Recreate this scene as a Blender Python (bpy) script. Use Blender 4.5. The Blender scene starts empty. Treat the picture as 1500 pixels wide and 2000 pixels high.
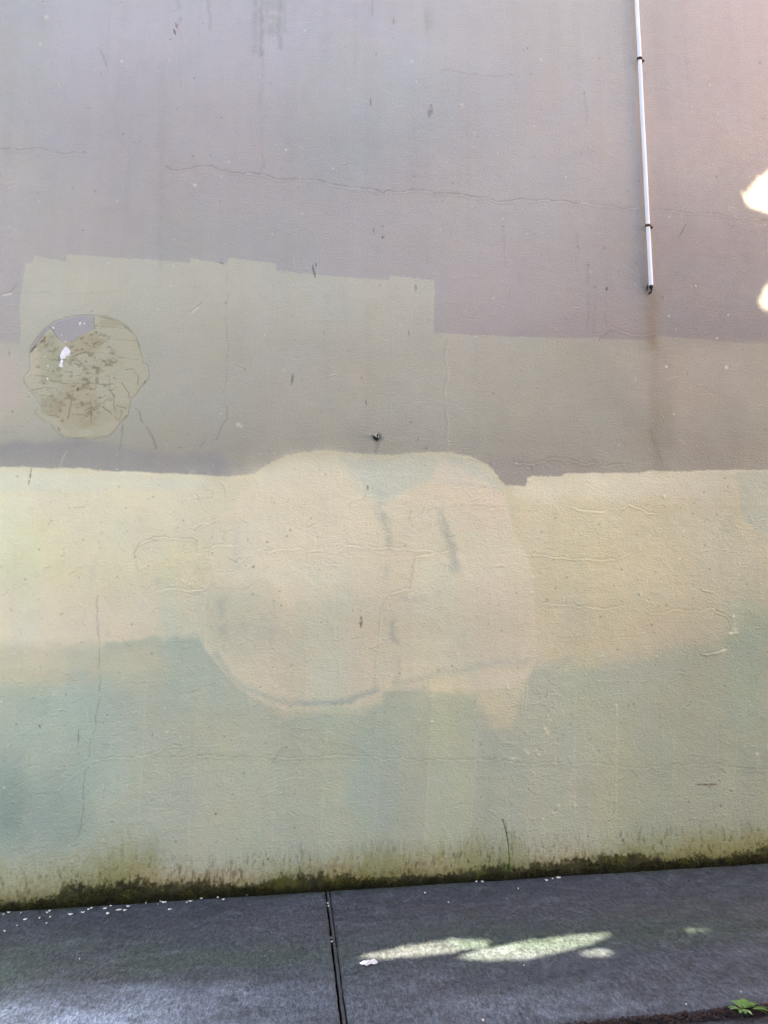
import bpy, bmesh, math, random
import numpy as np
from mathutils import Vector, Matrix
R = math.radians
random.seed(7)
SC = bpy.context.scene
COL = SC.collection

# ------------------------------------------------------------------ camera
CAM_H, CAM_D, YAW, PITCH = 1.46, 4.5, R(7.0), R(9.2)
FPX = 1502.0
fwd = np.array([math.sin(YAW)*math.cos(PITCH), math.cos(YAW)*math.cos(PITCH), math.sin(PITCH)])
rgt = np.array([math.cos(YAW), -math.sin(YAW), 0.0])
upv = np.cross(rgt, fwd)
CPOS = np.array([0.0, -CAM_D, CAM_H])
cd = bpy.data.cameras.new('camera'); cam = bpy.data.objects.new('camera', cd); COL.objects.link(cam)
cam.matrix_world = Matrix(((rgt[0], upv[0], -fwd[0], CPOS[0]), (rgt[1], upv[1], -fwd[1], CPOS[1]),
                           (rgt[2], upv[2], -fwd[2], CPOS[2]), (0, 0, 0, 1)))
cd.sensor_fit = 'VERTICAL'; cd.sensor_height = 36; cd.lens = 36*FPX/2000
cd.clip_start = 0.05; cd.clip_end = 2000
SC.camera = cam

# ------------------------------------------------------------------ light
SUN = np.array([-0.46, -0.60, 0.66]); SUN /= np.linalg.norm(SUN)
w = bpy.data.worlds.new('World'); SC.world = w; w.use_nodes = True
nt = w.node_tree; bg = nt.nodes['Background']
sky = nt.nodes.new('ShaderNodeTexSky'); sky.sky_type = 'NISHITA'; sky.sun_disc = False
sky.sun_elevation = math.asin(SUN[2]); sky.sun_rotation = math.atan2(SUN[0], SUN[1])
sky.air_density = 1.0; sky.dust_density = 1.2; sky.ozone_density = 1.0
nt.links.new(sky.outputs[0], bg.inputs[0]); bg.inputs[1].default_value = 0.065
sl = bpy.data.lights.new('sun', 'SUN'); so = bpy.data.objects.new('sun', sl); COL.objects.link(so)
sl.energy = 4.8; sl.angle = R(0.42); sl.color = (1.0, 0.83, 0.56)
so.rotation_euler = Vector(SUN).to_track_quat('Z', 'Y').to_euler()
SC.view_settings.view_transform = 'Standard'; SC.view_settings.look = 'None'
SC.view_settings.gamma = 1.0; SC.view_settings.exposure = 3.62
SC.cycles.max_bounces = 8; SC.cycles.diffuse_bounces = 5

# ------------------------------------------------------------------ helpers
def ray(u, v):
    d = fwd*FPX + rgt*(u-750.0) - upv*(v-1000.0)
    return d/np.linalg.norm(d)
def on_wall(u, v, y=0.0):
    d = ray(u, v); t = (y-CPOS[1])/d[1]
    return CPOS + d*t
def project(x, y, z):
    dx, dy, dz = x-CPOS[0], y-CPOS[1], z-CPOS[2]
    f = dx*fwd[0]+dy*fwd[1]+dz*fwd[2]
    f = np.maximum(f, 0.3)
    return 750+FPX*(dx*rgt[0]+dy*rgt[1]+dz*rgt[2])/f, 1000-FPX*(dx*upv[0]+dy*upv[1]+dz*upv[2])/f
BA, BB = on_wall(0, 1779), on_wall(1500, 1684)
GSX = (BB[2]-BA[2])/(BB[0]-BA[0]); GSY = 0.015; GZ0 = BA[2]-GSX*BA[0]
def ground_z(x, y): return GZ0 + GSX*x + GSY*y
def on_ground(u, v):
    d = ray(u, v)
    t = (GZ0 + GSX*CPOS[0] + GSY*CPOS[1] - CPOS[2])/(d[2]-GSX*d[0]-GSY*d[1])
    return CPOS + d*t

_rng = np.random.RandomState(11)
_T = _rng.rand(8, 257, 257); _T[:, 256, :] = _T[:, 0, :]; _T[:, :, 256] = _T[:, :, 0]
def vnoise(x, y, seed=0):
    T = _T[seed % 8]; o = seed*17.31
    x = x+o; y = y+o*1.7
    xi = np.floor(x); yi = np.floor(y)
    fx = x-xi; fy = y-yi
    fx = fx*fx*fx*(fx*(fx*6-15)+10); fy = fy*fy*fy*(fy*(fy*6-15)+10)
    xi = xi.astype(np.int64) % 256; yi = yi.astype(np.int64) % 256
    return ((T[xi, yi]*(1-fx)+T[xi+1, yi]*fx)*(1-fy) + (T[xi, yi+1]*(1-fx)+T[xi+1, yi+1]*fx)*fy)
def fbm(x, y, octv=4, seed=0, gain=.5):
    s = 0; a = 1; n = 0
    for k in range(octv):
        s = s + a*vnoise(x*2**k, y*2**k, seed+k); n += a; a *= gain
    return s/n*2-1          # about -1..1
def sstep(a, b, x):
    t = np.clip((x-a)/(b-a), 0, 1); return t*t*(3-2*t)
def lin(c):
    c = np.array(c, float)/255.0
    return np.where(c <= .04045, c/12.92, ((c+.055)/1.055)**2.4)
def seg_d(px, py, pts):
    d = None
    for (x0, y0), (x1, y1) in zip(pts[:-1], pts[1:]):
        vx, vy = x1-x0, y1-y0; L = vx*vx+vy*vy+1e-12
        t = np.clip(((px-x0)*vx+(py-y0)*vy)/L, 0, 1)
        q = (px-x0-t*vx)**2+(py-y0-t*vy)**2
        d = q if d is None else np.minimum(d, q)
    return np.sqrt(d)
def poly_sd(px, py, poly):          # >0 inside
    d = seg_d(px, py, list(poly)+[poly[0]])
    ins = np.zeros(px.shape, bool); n = len(poly)
    for i in range(n):
        x0, y0 = poly[i]; x1, y1 = poly[(i+1) % n]
        if y0 == y1: continue
        c = (y0 > py) != (y1 > py)
        ins ^= c & (px < (x1-x0)*(py-y0)/(y1-y0)+x0)
    return np.where(ins, d, -d)

def mesh_np(name, verts, faces, smooth=False):
    me = bpy.data.meshes.new(name)
    verts = np.asarray(verts, np.float32); faces = np.asarray(faces, np.int32)
    me.vertices.add(len(verts)); me.vertices.foreach_set('co', verts.ravel())
    k = faces.shape[1]
    me.loops.add(faces.size); me.loops.foreach_set('vertex_index', faces.ravel())
    me.polygons.add(len(faces)); me.polygons.foreach_set('loop_start', np.arange(0, faces.size, k, dtype=np.int32))
    me.polygons.foreach_set('loop_total', np.full(len(faces), k, np.int32))
    me.update(calc_edges=True)
    if smooth: me.polygons.foreach_set('use_smooth', np.ones(len(faces), bool))
    return me
def grid_faces(nx, ny):
    i = np.arange(nx-1)[:, None]*ny+np.arange(ny-1)[None, :]
    return np.stack([i, i+ny, i+ny+1, i+1], -1).reshape(-1, 4)
def col_attr(me, name, rgb):
    a = me.color_attributes.new(name, 'FLOAT_COLOR', 'POINT')
    c = np.ones((len(me.vertices), 4), np.float32); c[:, :3] = rgb
    a.data.foreach_set('color', c.ravel())
def link(name, me, mat=None, parent=None):
    o = bpy.data.objects.new(name, me); COL.objects.link(o)
    if mat: me.materials.append(mat)
    if parent: o.parent = parent
    return o
def tag(o, label=None, cat=None, group=None, kind=None):
    for k, v in (('label', label), ('category', cat), ('group', group), ('kind', kind)):
        if v: o[k] = v
    return o
def empty(name, loc, label, cat, group=None):
    o = bpy.data.objects.new(name, None); COL.objects.link(o); o.location = loc
    return tag(o, label, cat, group)

# ------------------------------------------------------------------ materials
def new_mat(name, rough=.8, spec=.3):
    m = bpy.data.materials.new(name); m.use_nodes = True
    b = m.node_tree.nodes['Principled BSDF']
    b.inputs['Roughness'].default_value = rough; b.inputs['Specular IOR Level'].default_value = spec
    return m, m.node_tree, b
def noise_node(t, scale, detail=3, rough=.5, mapping=None):
    n = t.nodes.new('ShaderNodeTexNoise'); n.inputs['Scale'].default_value = scale
    n.inputs['Detail'].default_value = detail; n.inputs['Roughness'].default_value = rough
    tc = t.nodes.new('ShaderNodeTexCoord')
    if mapping:
        mp = t.nodes.new('ShaderNodeMapping'); mp.inputs['Scale'].default_value = mapping
        t.links.new(tc.outputs['Object'], mp.inputs[0]); t.links.new(mp.outputs[0], n.inputs['Vector'])
    else: t.links.new(tc.outputs['Object'], n.inputs['Vector'])
    return n
def mrange(t, src, a, b, lo=0.25, hi=0.75):
    m = t.nodes.new('ShaderNodeMapRange'); t.links.new(src, m.inputs[0])
    m.inputs[1].default_value = lo; m.inputs[2].default_value = hi
    m.inputs[3].default_value = a; m.inputs[4].default_value = b
    return m.outputs[0]
def vmul(t, colsock, facsock):
    m = t.nodes.new('ShaderNodeVectorMath'); m.operation = 'MULTIPLY'
    t.links.new(colsock, m.inputs[0]); t.links.new(facsock, m.inputs[1]); return m.outputs[0]
def bump(t, h, dist, strength=1.0, prev=None):
    b = t.nodes.new('ShaderNodeBump'); b.inputs['Distance'].default_value = dist
    b.inputs['Strength'].default_value = strength; t.links.new(h, b.inputs['Height'])
    if prev: t.links.new(prev, b.inputs['Normal'])
    return b.outputs[0]
def simple_mat(name, rgb, rough=.7, var=.15, scale=20, spec=.3, bumpd=0.0, metal=0.0):
    m, t, b = new_mat(name, rough, spec); b.inputs['Metallic'].default_value = metal
    rg = t.nodes.new('ShaderNodeRGB'); rg.outputs[0].default_value = (*rgb, 1)
    n = noise_node(t, scale, 4, .6)
    t.links.new(vmul(t, rg.outputs[0], mrange(t, n.outputs[0], 1-var, 1+var)), b.inputs['Base Color'])
    if bumpd: t.links.new(bump(t, n.outputs[0], bumpd), b.inputs['Normal'])
    return m

def make_wall_mat():
    m, t, b = new_mat('painted_render', .78, .22)
    a = t.nodes.new('ShaderNodeVertexColor'); a.layer_name = 'paint'
    n1 = noise_node(t, 1.0, 5, .65, (60, 60, 95)); n2 = noise_node(t, 1.0, 4, .6, (9, 9, 16))
    c = vmul(t, a.outputs[0], mrange(t, n1.outputs[0], .965, 1.035))
    c = vmul(t, c, mrange(t, n2.outputs[0], .975, 1.025))
    t.links.new(c, b.inputs['Base Color'])
    n3 = noise_node(t, 1.0, 3, .55, (150, 150, 230))
    nn = bump(t, n2.outputs[0], .006, .5)
    nn = bump(t, n1.outputs[0], .0048, 1, nn)
    nn = bump(t, n3.outputs[0], .0022, 1, nn)
    t.links.new(nn, b.inputs['Normal'])
    return m
M_WALL = make_wall_mat()

def make_concrete():
    m, t, b = new_mat('footpath_concrete', .62, .4)
    a = t.nodes.new('ShaderNodeVertexColor'); a.layer_name = 'paint'
    n1 = noise_node(t, 1.0, 3, .65, (62, 24, 62)); n2 = noise_node(t, 1.0, 5, .7, (9, 12, 9))
    n3 = noise_node(t, 1.0, 2, .6, (170, 60, 170))
    c = vmul(t, a.outputs[0], mrange(t, n1.outputs[0], .66, 1.4, .36, .66))
    c = vmul(t, c, mrange(t, n2.outputs[0], .72, 1.3, .3, .7))
    c = vmul(t, c, mrange(t, n3.outputs[0], .55, 1.5, .32, .68))
    t.links.new(c, b.inputs['Base Color'])
    t.links.new(mrange(t, n2.outputs[0], .5, .75), b.inputs['Roughness'])
    nn = bump(t, n1.outputs[0], .004, 1); nn = bump(t, n3.outputs[0], .002, 1, nn)
    t.links.new(nn, b.inputs['Normal'])
    return m
M_CONC = make_concrete()

# ------------------------------------------------------------------ the wall
# colours below are paint seen in neutral light; LREF turns them into albedo
LREF = np.array([.985, .95, 1.03])
def paint(c): return lin(c)/LREF

_jr = np.random.RandomState(77)
def jag(pts, step=9, k=.16):
    out = [pts[0]]
    for (x0, y0), (x1, y1) in zip(pts[:-1], pts[1:]):
        L = math.hypot(x1-x0, y1-y0); n = max(1, int(L/step)); dx, dy = (x1-x0)/max(L, 1e-6), (y1-y0)/max(L, 1e-6)
        for i in range(1, n):
            o = _jr.normal(0, step*k); out.append((x0+(x1-x0)*i/n-dy*o, y0+(y1-y0)*i/n+dx*o))
        out.append((x1, y1))
    return out

class Surf:
    """fine grid on the wall with paint colour and relief; features are given in unwrapped coordinates"""
    def __init__(s, xs, zs):
        s.xs, s.zs = xs, zs
        s.X, s.Z = np.meshgrid(xs, zs, indexing='ij')
        s.U, s.V = project(s.X, 0*s.X, s.Z)
        s.H = np.zeros(s.X.shape)                      # relief, metres towards the viewer
        s.C = np.zeros(s.X.shape+(3,))
        s.WU = s.U + 5*fbm(s.X*9, s.Z*9, 4, 1)         # gently wobbled coordinates
        s.WV = s.V + 5*fbm(s.X*9, s.Z*9, 4, 3)
    def win(s, pts, pad):
        P = np.array([on_wall(a, b) for a, b in pts]); pad = pad*.0034+.02
        i0, i1 = np.searchsorted(s.xs, [P[:, 0].min()-pad, P[:, 0].max()+pad])
        j0, j1 = np.searchsorted(s.zs, [P[:, 2].min()-pad, P[:, 2].max()+pad])
        return slice(i0, i1), slice(j0, j1)
    def blend(s, w, m, c):
        m = m[..., None]; s.C[w] = s.C[w]*(1-m)+np.asarray(c)*m
    def poly(s, pts, c, soft=3, amt=1.0, wob=1.0, lift=0, rag=0):
        w = s.win(pts, 30+soft*2)
        if s.X[w].size == 0: return
        pu = s.U[w]+(s.WU[w]-s.U[w])*wob; pv = s.V[w]+(s.WV[w]-s.V[w])*wob
        sd = poly_sd(pu, pv, pts)
        if rag: sd = sd + rag*fbm(s.X[w]*60, s.Z[w]*60, 3, 5)
        m = sstep(-soft, soft, sd)*amt
        s.blend(w, m, paint(c))
        if lift: s.H[w] += lift*sstep(-3, 3, sd)*np.exp(-np.maximum(sd, 0)/14)
        return
    def line(s, pts, wd, amt=0, c=(70, 66, 58), h=0, wob=1.0, soft=None, brk=0, seed=0):
        w = s.win(pts, wd*3+8)
        if s.X[w].size == 0: return
        pu = s.U[w]+(s.WU[w]-s.U[w])*wob; pv = s.V[w]+(s.WV[w]-s.V[w])*wob
        d = seg_d(pu, pv, pts)
        m = np.exp(-(d/wd)**2*1.2) if soft is None else 1-sstep(wd-soft, wd+soft, d)
        if brk: m = m*sstep(-brk, brk*.6, fbm(s.X[w]*22, s.Z[w]*22, 3, seed+2)+.15)
        if amt: s.blend(w, m*amt, paint(c))
        if h: s.H[w] += h*m
    def crack(s, pts, amt=.25, h=.0008, wd=1.7, brk=.5):
        pts = jag(pts); h = h*1.2; amt = amt*.95
        s.line(pts, wd, amt, (92, 86, 76), 0, brk=brk)
        s.line(pts, wd, 0, h=-h*.9)
        lo = [(a, b+3.2) for a, b in pts]
        s.line(lo, wd*1.5, 0, h=h)
    def dab(s, x, y, l, wd, amt=.6, c=(88, 84, 78), ang=0, h=-.001):
        dx, dy = math.sin(ang)*l/2, math.cos(ang)*l/2
        w = s.win([(x, y)], l)
        if s.X[w].size == 0: return
        d = seg_d(s.U[w]+.3*(s.WU[w]-s.U[w]), s.V[w]+.3*(s.WV[w]-s.V[w]), [(x-dx, y-dy), (x+dx, y+dy)])
        along = ((s.U[w]-x)*dx+(s.V[w]-y)*dy)/(dx*dx+dy*dy+1e-9)
        wl = wd*(1-.65*np.clip(np.abs(along+.12*fbm(s.X[w]*60, s.Z[w]*60, 2, 2)), 0, 1)**1.3)
        m = 1-sstep(wl*.2, wl*.62, d)
        m = m*sstep(-.5, .15, fbm(s.X[w]*120, s.Z[w]*80, 3, 6)+.18)
        s.blend(w, m*amt, paint(c)); s.H[w] += h*m
    def pimple(s, x, y, r, h, c=None, amt=.0):
        w = s.win([(x, y)], r*2)
        if s.X[w].size == 0: return
        d = np.hypot(s.U[w]-x, s.V[w]-y)
        m = np.exp(-(d/r)**2)
        s.H[w] += h*m
        if c is not None: s.blend(w, m*amt, paint(c))

XV0, XV1 = on_wall(0, 1000)[0]-.35, on_wall(1500, 0)[0]+.35
ZV1 = on_wall(0, 0)[2]+.15
STEP = .0040
xs = np.concatenate([np.arange(-9, XV0, .25), np.arange(XV0, XV1, STEP), np.arange(XV1+.2, 8.9, .25)])
zs = np.concatenate([np.arange(-.45, ZV1, STEP), np.arange(ZV1+.2, 9.2, .25)])
S = Surf(xs, zs)
U, V, WU, WV, X, Z = S.U, S.V, S.WU, S.WV, S.X, S.Z
full = (slice(None), slice(None))
DB = Z-(GZ0+GSX*X)                     # height above the footpath

# --- upper coat: lilac grey with pinker and bluer fields
S.C[:] = paint((168, 163, 163))
f1 = fbm(X*.8+3, Z*.7, 3, 2); f2 = fbm(X*1.1, Z*.9+8, 3, 4)
S.blend(full, sstep(520, 60, V)*sstep(1150, 600, U)*.75*(1+.3*f1).clip(0, 1.3), paint((167, 163, 171)))
S.blend(full, sstep(1120, 1560, U)*sstep(640, 0, V)*.65, paint((188, 166, 162)))  # pink of the warm bounce light, partly painted in
S.blend(full, sstep(1000, 1400, U)*sstep(700, 300, V)*.4, paint((174, 160, 156)))
S.blend(full, sstep(.05, .4, f1)*.25, paint((172, 160, 160)))
S.blend(full, sstep(.05, .4, f2)*.25, paint((158, 162, 160)))
S.blend(full, sstep(350, 0, U)*sstep(200, 350, V)*.4, paint((178, 170, 168)))

def band(y0, y1, c, amt=1.0, x0=-600, x1=2600, soft=20):
    m = sstep(y0-soft, y0+soft, V)*sstep(y1+soft, y1-soft, V)*sstep(x0-soft, x0+soft, WU)*sstep(x1+soft, x1-soft, WU)*amt
    S.blend(full, m, paint(c))

TOP_A = [(40, 672), (38, 600), (50, 516), (64, 512), (66, 500), (129, 511), (131, 497), (250, 505), (330, 510), (372, 515),
         (373, 505), (443, 516), (447, 504), (538, 515), (541, 529), (650, 539), (759, 548), (761, 538), (848, 548),
         (847, 650), (1000, 658), (1060, 659), (1280, 665), (1282, 657), (1360, 662), (1420, 670), (1700, 676), (2600, 700)]
S.poly([(-900, 680), (-100, 674)]+TOP_A+[(2600, 990), (-900, 990)], (182, 180, 166), soft=1.6, wob=.22, lift=.0005, rag=1.6)
inA = sstep(500, 540, V)
S.blend(full, sstep(480, 60, U)*sstep(660, 500, V)*inA*sstep(35, 60, U)*sstep(495, 520, V)*.35, paint((190, 184, 168)))
S.C *= (1+.13*sstep(300, 60, V)*sstep(1150, 700, U)*sstep(-100, 150, U))[..., None]  # stronger light at the top painted into the coat
S.C *= (1-.24*sstep(850, 1350, U)*sstep(250, 560, V)*sstep(1200, 900, V))[..., None]  # light fall-off to the right painted into the coats
S.C *= (1-.08*sstep(540, 800, V)*sstep(100, 300, U))[..., None]  # same painted fall-off, down the middle coat
# colour fields inside the middle coat
midm = sstep(655, 690, V)*sstep(930, 900, V)
S.blend(full, midm*sstep(1240, 1310, U)*sstep(860, 720, V)*.8, paint((165, 155, 145)))
S.blend(full, midm*sstep(60, 20, WU)*sstep(860, 760, V)*.7, paint((190, 176, 168)))
S.blend(full, midm*sstep(0, .35, fbm(X*2, Z*1.2, 3, 5))*.3, paint((184, 176, 166)))
S.blend(full, midm*sstep(0, .35, fbm(X*1.7+9, Z*1.3, 3, 6))*.3, paint((172, 176, 162)))
S.blend(full, midm*sstep(770, 900, V)*.6, paint((156, 153, 141)))  # foot of the coat darkened: light gradient painted in
S.poly([(-900, 872), (0, 868), (160, 862), (240, 872), (330, 878), (420, 884), (470, 905), (500, 945), (500, 990), (-900, 990)],
       (152, 151, 151), soft=15, amt=.8, wob=2.2)
S.poly([(0, 866), (140, 862), (200, 866), (140, 876), (0, 880)], (146, 146, 152), soft=8, amt=.5)
S.poly([(840, 900), (1000, 905), (1160, 890), (1200, 950), (900, 990)], (148, 144, 139), soft=25, amt=.6)

# --- lower coat: pale yellow, cream and peach over sea green
LOW = [(-900, 910), (-100, 910), (60, 914), (160, 914), (235, 923), (330, 925), (450, 931), (497, 927), (520, 907), (560, 889), (620, 880),
       (650, 880), (690, 886), (760, 889), (850, 882), (880, 884), (930, 895), (958, 913), (978, 938), (990, 948), (1025, 950),
       (1030, 933), (1040, 930), (1100, 930), (1105, 926), (1258, 924), (1265, 921), (1435, 920), (1700, 922), (2600, 935), (2600, 2100), (-900, 2100)]
S.poly(LOW, (200, 193, 160), soft=1.8, wob=.25, lift=.0012, rag=2.6)
LM = sstep(880, 935, V)*sstep(-2, 2, poly_sd(WU, WV, LOW))
def lowf(m, c): S.blend(full, LM*np.clip(m, 0, 1), paint(c))
fa = fbm(X*1.6, Z*1.6, 4, 1); fb = fbm(X*2.3+5, Z*2.0, 4, 3); fc = fbm(X*.9+2, Z*1.1+4, 3, 7)
# left: light yellow on top, cream under
lowf(sstep(560, 300, U)*sstep(1140, 960, V+60*fa), (212, 205, 175))
lowf(sstep(620, 200, U)*sstep(1080, 1180, V+60*fa)*.9, (211, 200, 177))
lowf(sstep(620, 200, U)*sstep(.1, .5, fb)*.35*sstep(1300, 1200, V), (200, 196, 172))
# green/blue base coat
gtop = np.interp(U, [-900, 0, 200, 208, 390, 400, 430, 480, 560, 705, 770, 880, 940, 970, 1000, 1022, 1040, 1130, 1300, 1500, 2600],
                 [1262, 1262, 1268, 1256, 1246, 1270, 1312, 1362, 1395, 1398, 1352, 1358, 1385, 1425, 1415, 1360, 1300, 1290, 1270, 1190, 1200])
gsoft = np.interp(U, [0, 195, 210, 860, 1060, 1500], [26, 26, 4, 8, 26, 40])
GREEN = sstep(-1, 1, (V+16*fb+9*fbm(X*14, Z*14, 3, 2)-gtop)/(gsoft+3))
lowf(GREEN, (177, 182, 161))
# left bottom: peach wash, then blue
lowf(sstep(1255, 1275, V)*sstep(1320, 1296, V+10*fa)*sstep(420, 180, U)*.9, (190, 184, 160))
lowf(sstep(1300, 1312, V)*sstep(1345, 1320, V+14*fb)*sstep(300, 150, U)*.5, (188, 178, 152))
lowf(sstep(1310, 1372, V+40*fb)*sstep(430, 90, U+90*fb)*sstep(1750, 1610, V+40*fa)*(.72+.35*fc), (139, 160, 156))
lowf(sstep(.0, .4, fbm(X*2.2, Z*5, 4, 2))*sstep(280, 60, U)*sstep(1340, 1380, V)*sstep(1500, 1450, V)*.75, (178, 176, 154))
lowf(sstep(60, 20, WU)*sstep(1440, 1480, V)*sstep(1560, 1530, V)*.3, (128, 148, 148))
lowf(sstep(230, 60, U+70*fb)*sstep(1460, 1580, V+40*fa)*sstep(1700, 1600, V)*.8, (124, 144, 138))
lowf(sstep(400, 330, U)*sstep(200, 260, U)*sstep(1330, 1370, V)*sstep(1480, 1440, V)*.35, (162, 168, 158))
# right yellow field
RY = sstep(988, 1012, WU-np.interp(V, [940, 1050, 1110, 1180, 1300], [0, 22, 45, 52, 50]))*(1-GREEN)
lowf(RY*sstep(935, 975, V), (202, 194, 160))
lowf(RY*sstep(990, 960, V+18*fa)*.95, (208, 203, 177))
lowf(RY*sstep(1230, 1460, U+40*fa)*.7, (188, 187, 165))
lowf(RY*sstep(0, .45, fb)*.5, (204, 191, 163))
lowf(RY*sstep(.05, .5, fa)*.45, (190, 184, 152))
lowf(sstep(1436, 1440, WU-np.interp(V, [920, 1000, 1040], [0, 10, 40]))*sstep(1070, 1030, V)*.85, (178, 184, 168))
lowf(sstep(1250, 1330, U)*sstep(1080, 1160, V)*sstep(1280, 1220, V)*sstep(.0, .4, fa)*.5, (176, 176, 154))
lowf(sstep(1440, 1480, U+20*fa)*sstep(1180, 1240, V)*sstep(1480, 1440, V)*.5, (172, 176, 156))
# bright oval blob and its reworked patches
S.poly([(500, 935), (600, 915), (850, 930), (985, 948), (1003, 1045), (1030, 1085), (1040, 1125), (1043, 1180), (1047, 1290),
        (1036, 1320), (1000, 1344), (880, 1352), (770, 1352), (735, 1362), (706, 1372), (703, 1394), (560, 1392), (480, 1357), (430, 1308),
        (400, 1265), (398, 1150), (420, 1020)], (209, 199, 171), soft=2.5, amt=.9, wob=.5, lift=.0006)
S.poly([(470, 940), (560, 905), (640, 900), (720, 960), (720, 1150), (560, 1180), (440, 1120)], (214, 205, 179), soft=60, amt=.6, wob=3)
S.poly([(500, 928), (560, 893), (640, 884), (700, 892), (680, 915), (560, 930), (510, 960)], (208, 205, 180), soft=14, amt=.7)
S.poly([(660, 892), (760, 893), (870, 888), (935, 900), (975, 945), (985, 952), (900, 955), (840, 945), (780, 960), (740, 985), (700, 950)],
       (190, 193, 176), soft=12, amt=.85, wob=2)
S.poly([(858, 893), (925, 925), (960, 948), (986, 975), (985, 1010), (950, 1030), (900, 985), (842, 950)], (212, 197, 172), soft=7, amt=.6)
S.poly([(520, 1170), (900, 1150), (1040, 1180), (1040, 1300), (900, 1345), (560, 1380), (440, 1300)], (199, 190, 166), soft=50, amt=.55, wob=3)
S.poly([(400, 1150), (520, 1130), (560, 1250), (470, 1290), (410, 1250)], (184, 184, 164), soft=30, amt=.45, wob=3)
for pts, wd, am, c in [
    ([(735, 955), (745, 1000), (757, 1010)], 14, .5, (176, 182, 168)), ([(752, 1005), (760, 1040), (762, 1070)], 9, .5, (150, 158, 150)),
    ([(755, 1110), (752, 1125)], 10, .35, (160, 164, 156)), ([(866, 1004), (870, 1035), (880, 1072), (892, 1112)], 11, .6, (142, 154, 148)),
    ([(868, 1010), (874, 1045)], 6, .4, (120, 136, 132)), ([(768, 1215), (773, 1252)], 8, .6, (146, 152, 146)),
    ([(772, 1165), (820, 1165), (860, 1158)], 7, .45, (164, 164, 154)), ([(600, 1376), (650, 1371), (700, 1359), (738, 1346)], 6, .75, (146, 160, 157)),
    ([(780, 1336), (776, 1340)], 3, .01, (170, 174, 158)), ([(420, 1275), (446, 1315), (484, 1347), (540, 1368), (600, 1376)], 6, .62, (158, 167, 156)), ([(765, 1352), (830, 1346)], 8, .6, (150, 162, 156)),
    ([(770, 1335), (778, 1310), (775, 1290)], 7, .4, (150, 160, 154)), ([(780, 1336), (850, 1316), (950, 1300), (1030, 1292)], 8, .5, (166, 171, 156)),
    ([(435, 1170), (440, 1215), (440, 1262)], 10, .5, (156, 164, 152)), ([(480, 1225), (540, 1238)], 16, .35, (170, 174, 158)),
    ([(185, 1090), (180, 1130), (172, 1160)], 8, .3, (170, 174, 160)), ([(308, 1137)], 12, .4, (176, 178, 164)),
    ([(420, 1300), (470, 1352), (540, 1386)], 7, .35, (162, 168, 154)), ([(210, 1240), (209, 1290)], 5, .4, (160, 160, 140)),
    ([(255, 1255), (280, 1250)], 10, .35, (160, 166, 146)), ([(355, 1258), (380, 1250)], 10, .35, (160, 166, 146)),
    ([(0, 1258), (60, 1256), (120, 1258)], 5, .45, (176, 178, 162)), ([(290, 945), (330, 950)], 13, .5, (188, 192, 174)),
    ([(460, 1030), (462, 1110)], 9, .35, (184, 184, 166)), ([(370, 925), (500, 935)], 8, .3, (216, 204, 162)),
    ([(1075, 1298), (1115, 1292)], 10, .6, (160, 170, 160)), ([(955, 1420), (965, 1480), (958, 1540), (950, 1600)], 16, .6, (152, 160, 152)),
    ([(968, 1435), (966, 1470)], 7, .4, (146, 152, 150)), ([(1180, 950), (1250, 960)], 20, .4, (190, 192, 172)),
    ([(895, 1362), (950, 1400), (985, 1430)], 20, .5, (184, 180, 154)), ([(1010, 1370), (1030, 1410), (1000, 1400)], 26, .6, (182, 181, 157)),
    ([(150, 1320), (185, 1316)], 12, .6, (158, 166, 160)), ([(360, 1460), (385, 1462)], 10, .5, (156, 166, 160)),
    ([(1290, 1410), (1330, 1425)], 14, .35, (160, 166, 156)), ([(1420, 1380), (1440, 1440), (1470, 1500)], 18, .5, (158, 164, 152))]:
    if len(pts) == 1: pts = pts+[(pts[0][0]+14, pts[0][1]+6)]
    arc = pts[0][0] in (600, 780, 420, 765)
    S.line(jag(pts, 14, .1), wd*(1.1 if arc else 1), am*(.78 if arc else .75), c, h=.0002, wob=1.6, brk=0 if arc else .3, seed=int(pts[0][0]) % 5)
# pale strip over the left cream
S.poly([(-300, 915), (240, 925), (300, 935), (420, 938), (330, 955), (230, 955), (0, 962), (-300, 962)], (206, 204, 182), soft=5, amt=.8, wob=1.2)
S.poly([(1440, 1290), (1700, 1250), (1700, 1480), (1480, 1450), (1432, 1340)], (176, 174, 148), soft=6, amt=.5)
# roller columns in the green
rolls = [(285, 1330), (385, 1380), (548, 1385), (640, 1380), (748, 1350), (845, 1355), (932, 1425), (1045, 1400), (1126, 1330), (1205, 1380), (1320, 1400), (1440, 1420)]
tints = [(166, 173, 160), (178, 180, 155), (168, 174, 158), (174, 181, 154), (166, 171, 154), (174, 181, 156), (166, 174, 158), (170, 178, 158), (172, 175, 152), (166, 173, 154), (172, 172, 150), (160, 168, 152)]
for i, (rx, ry) in enumerate(rolls):
    nx = rolls[i+1][0] if i+1 < len(rolls) else 1560
    k = 18
    pts = [(rx, ry), (nx, ry), (nx-k, 1690), (rx-k, 1690)]
    S.poly(pts, tints[i], soft=2.5, amt=.5 if 3 <= i <= 7 else .36, wob=.6)
    S.line([(rx, ry), (rx-k*.5, (ry+1690)/2), (rx-k, 1650)], 2.2, .22, (196, 200, 178), h=.0006, wob=.5, brk=.6, seed=i)
S.blend(full, LM*GREEN*sstep(.0, .5, fbm(X*3, Z*1.2, 4, 5))*.3, paint((166, 174, 162)))
S.blend(full, LM*GREEN*sstep(.0, .5, fbm(X*2.2+7, Z*2, 4, 6))*.3, paint((180, 178, 152)))
S.blend(full, LM*GREEN*sstep(1050, 1500, U)*.4, paint((168, 178, 156)))

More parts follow.
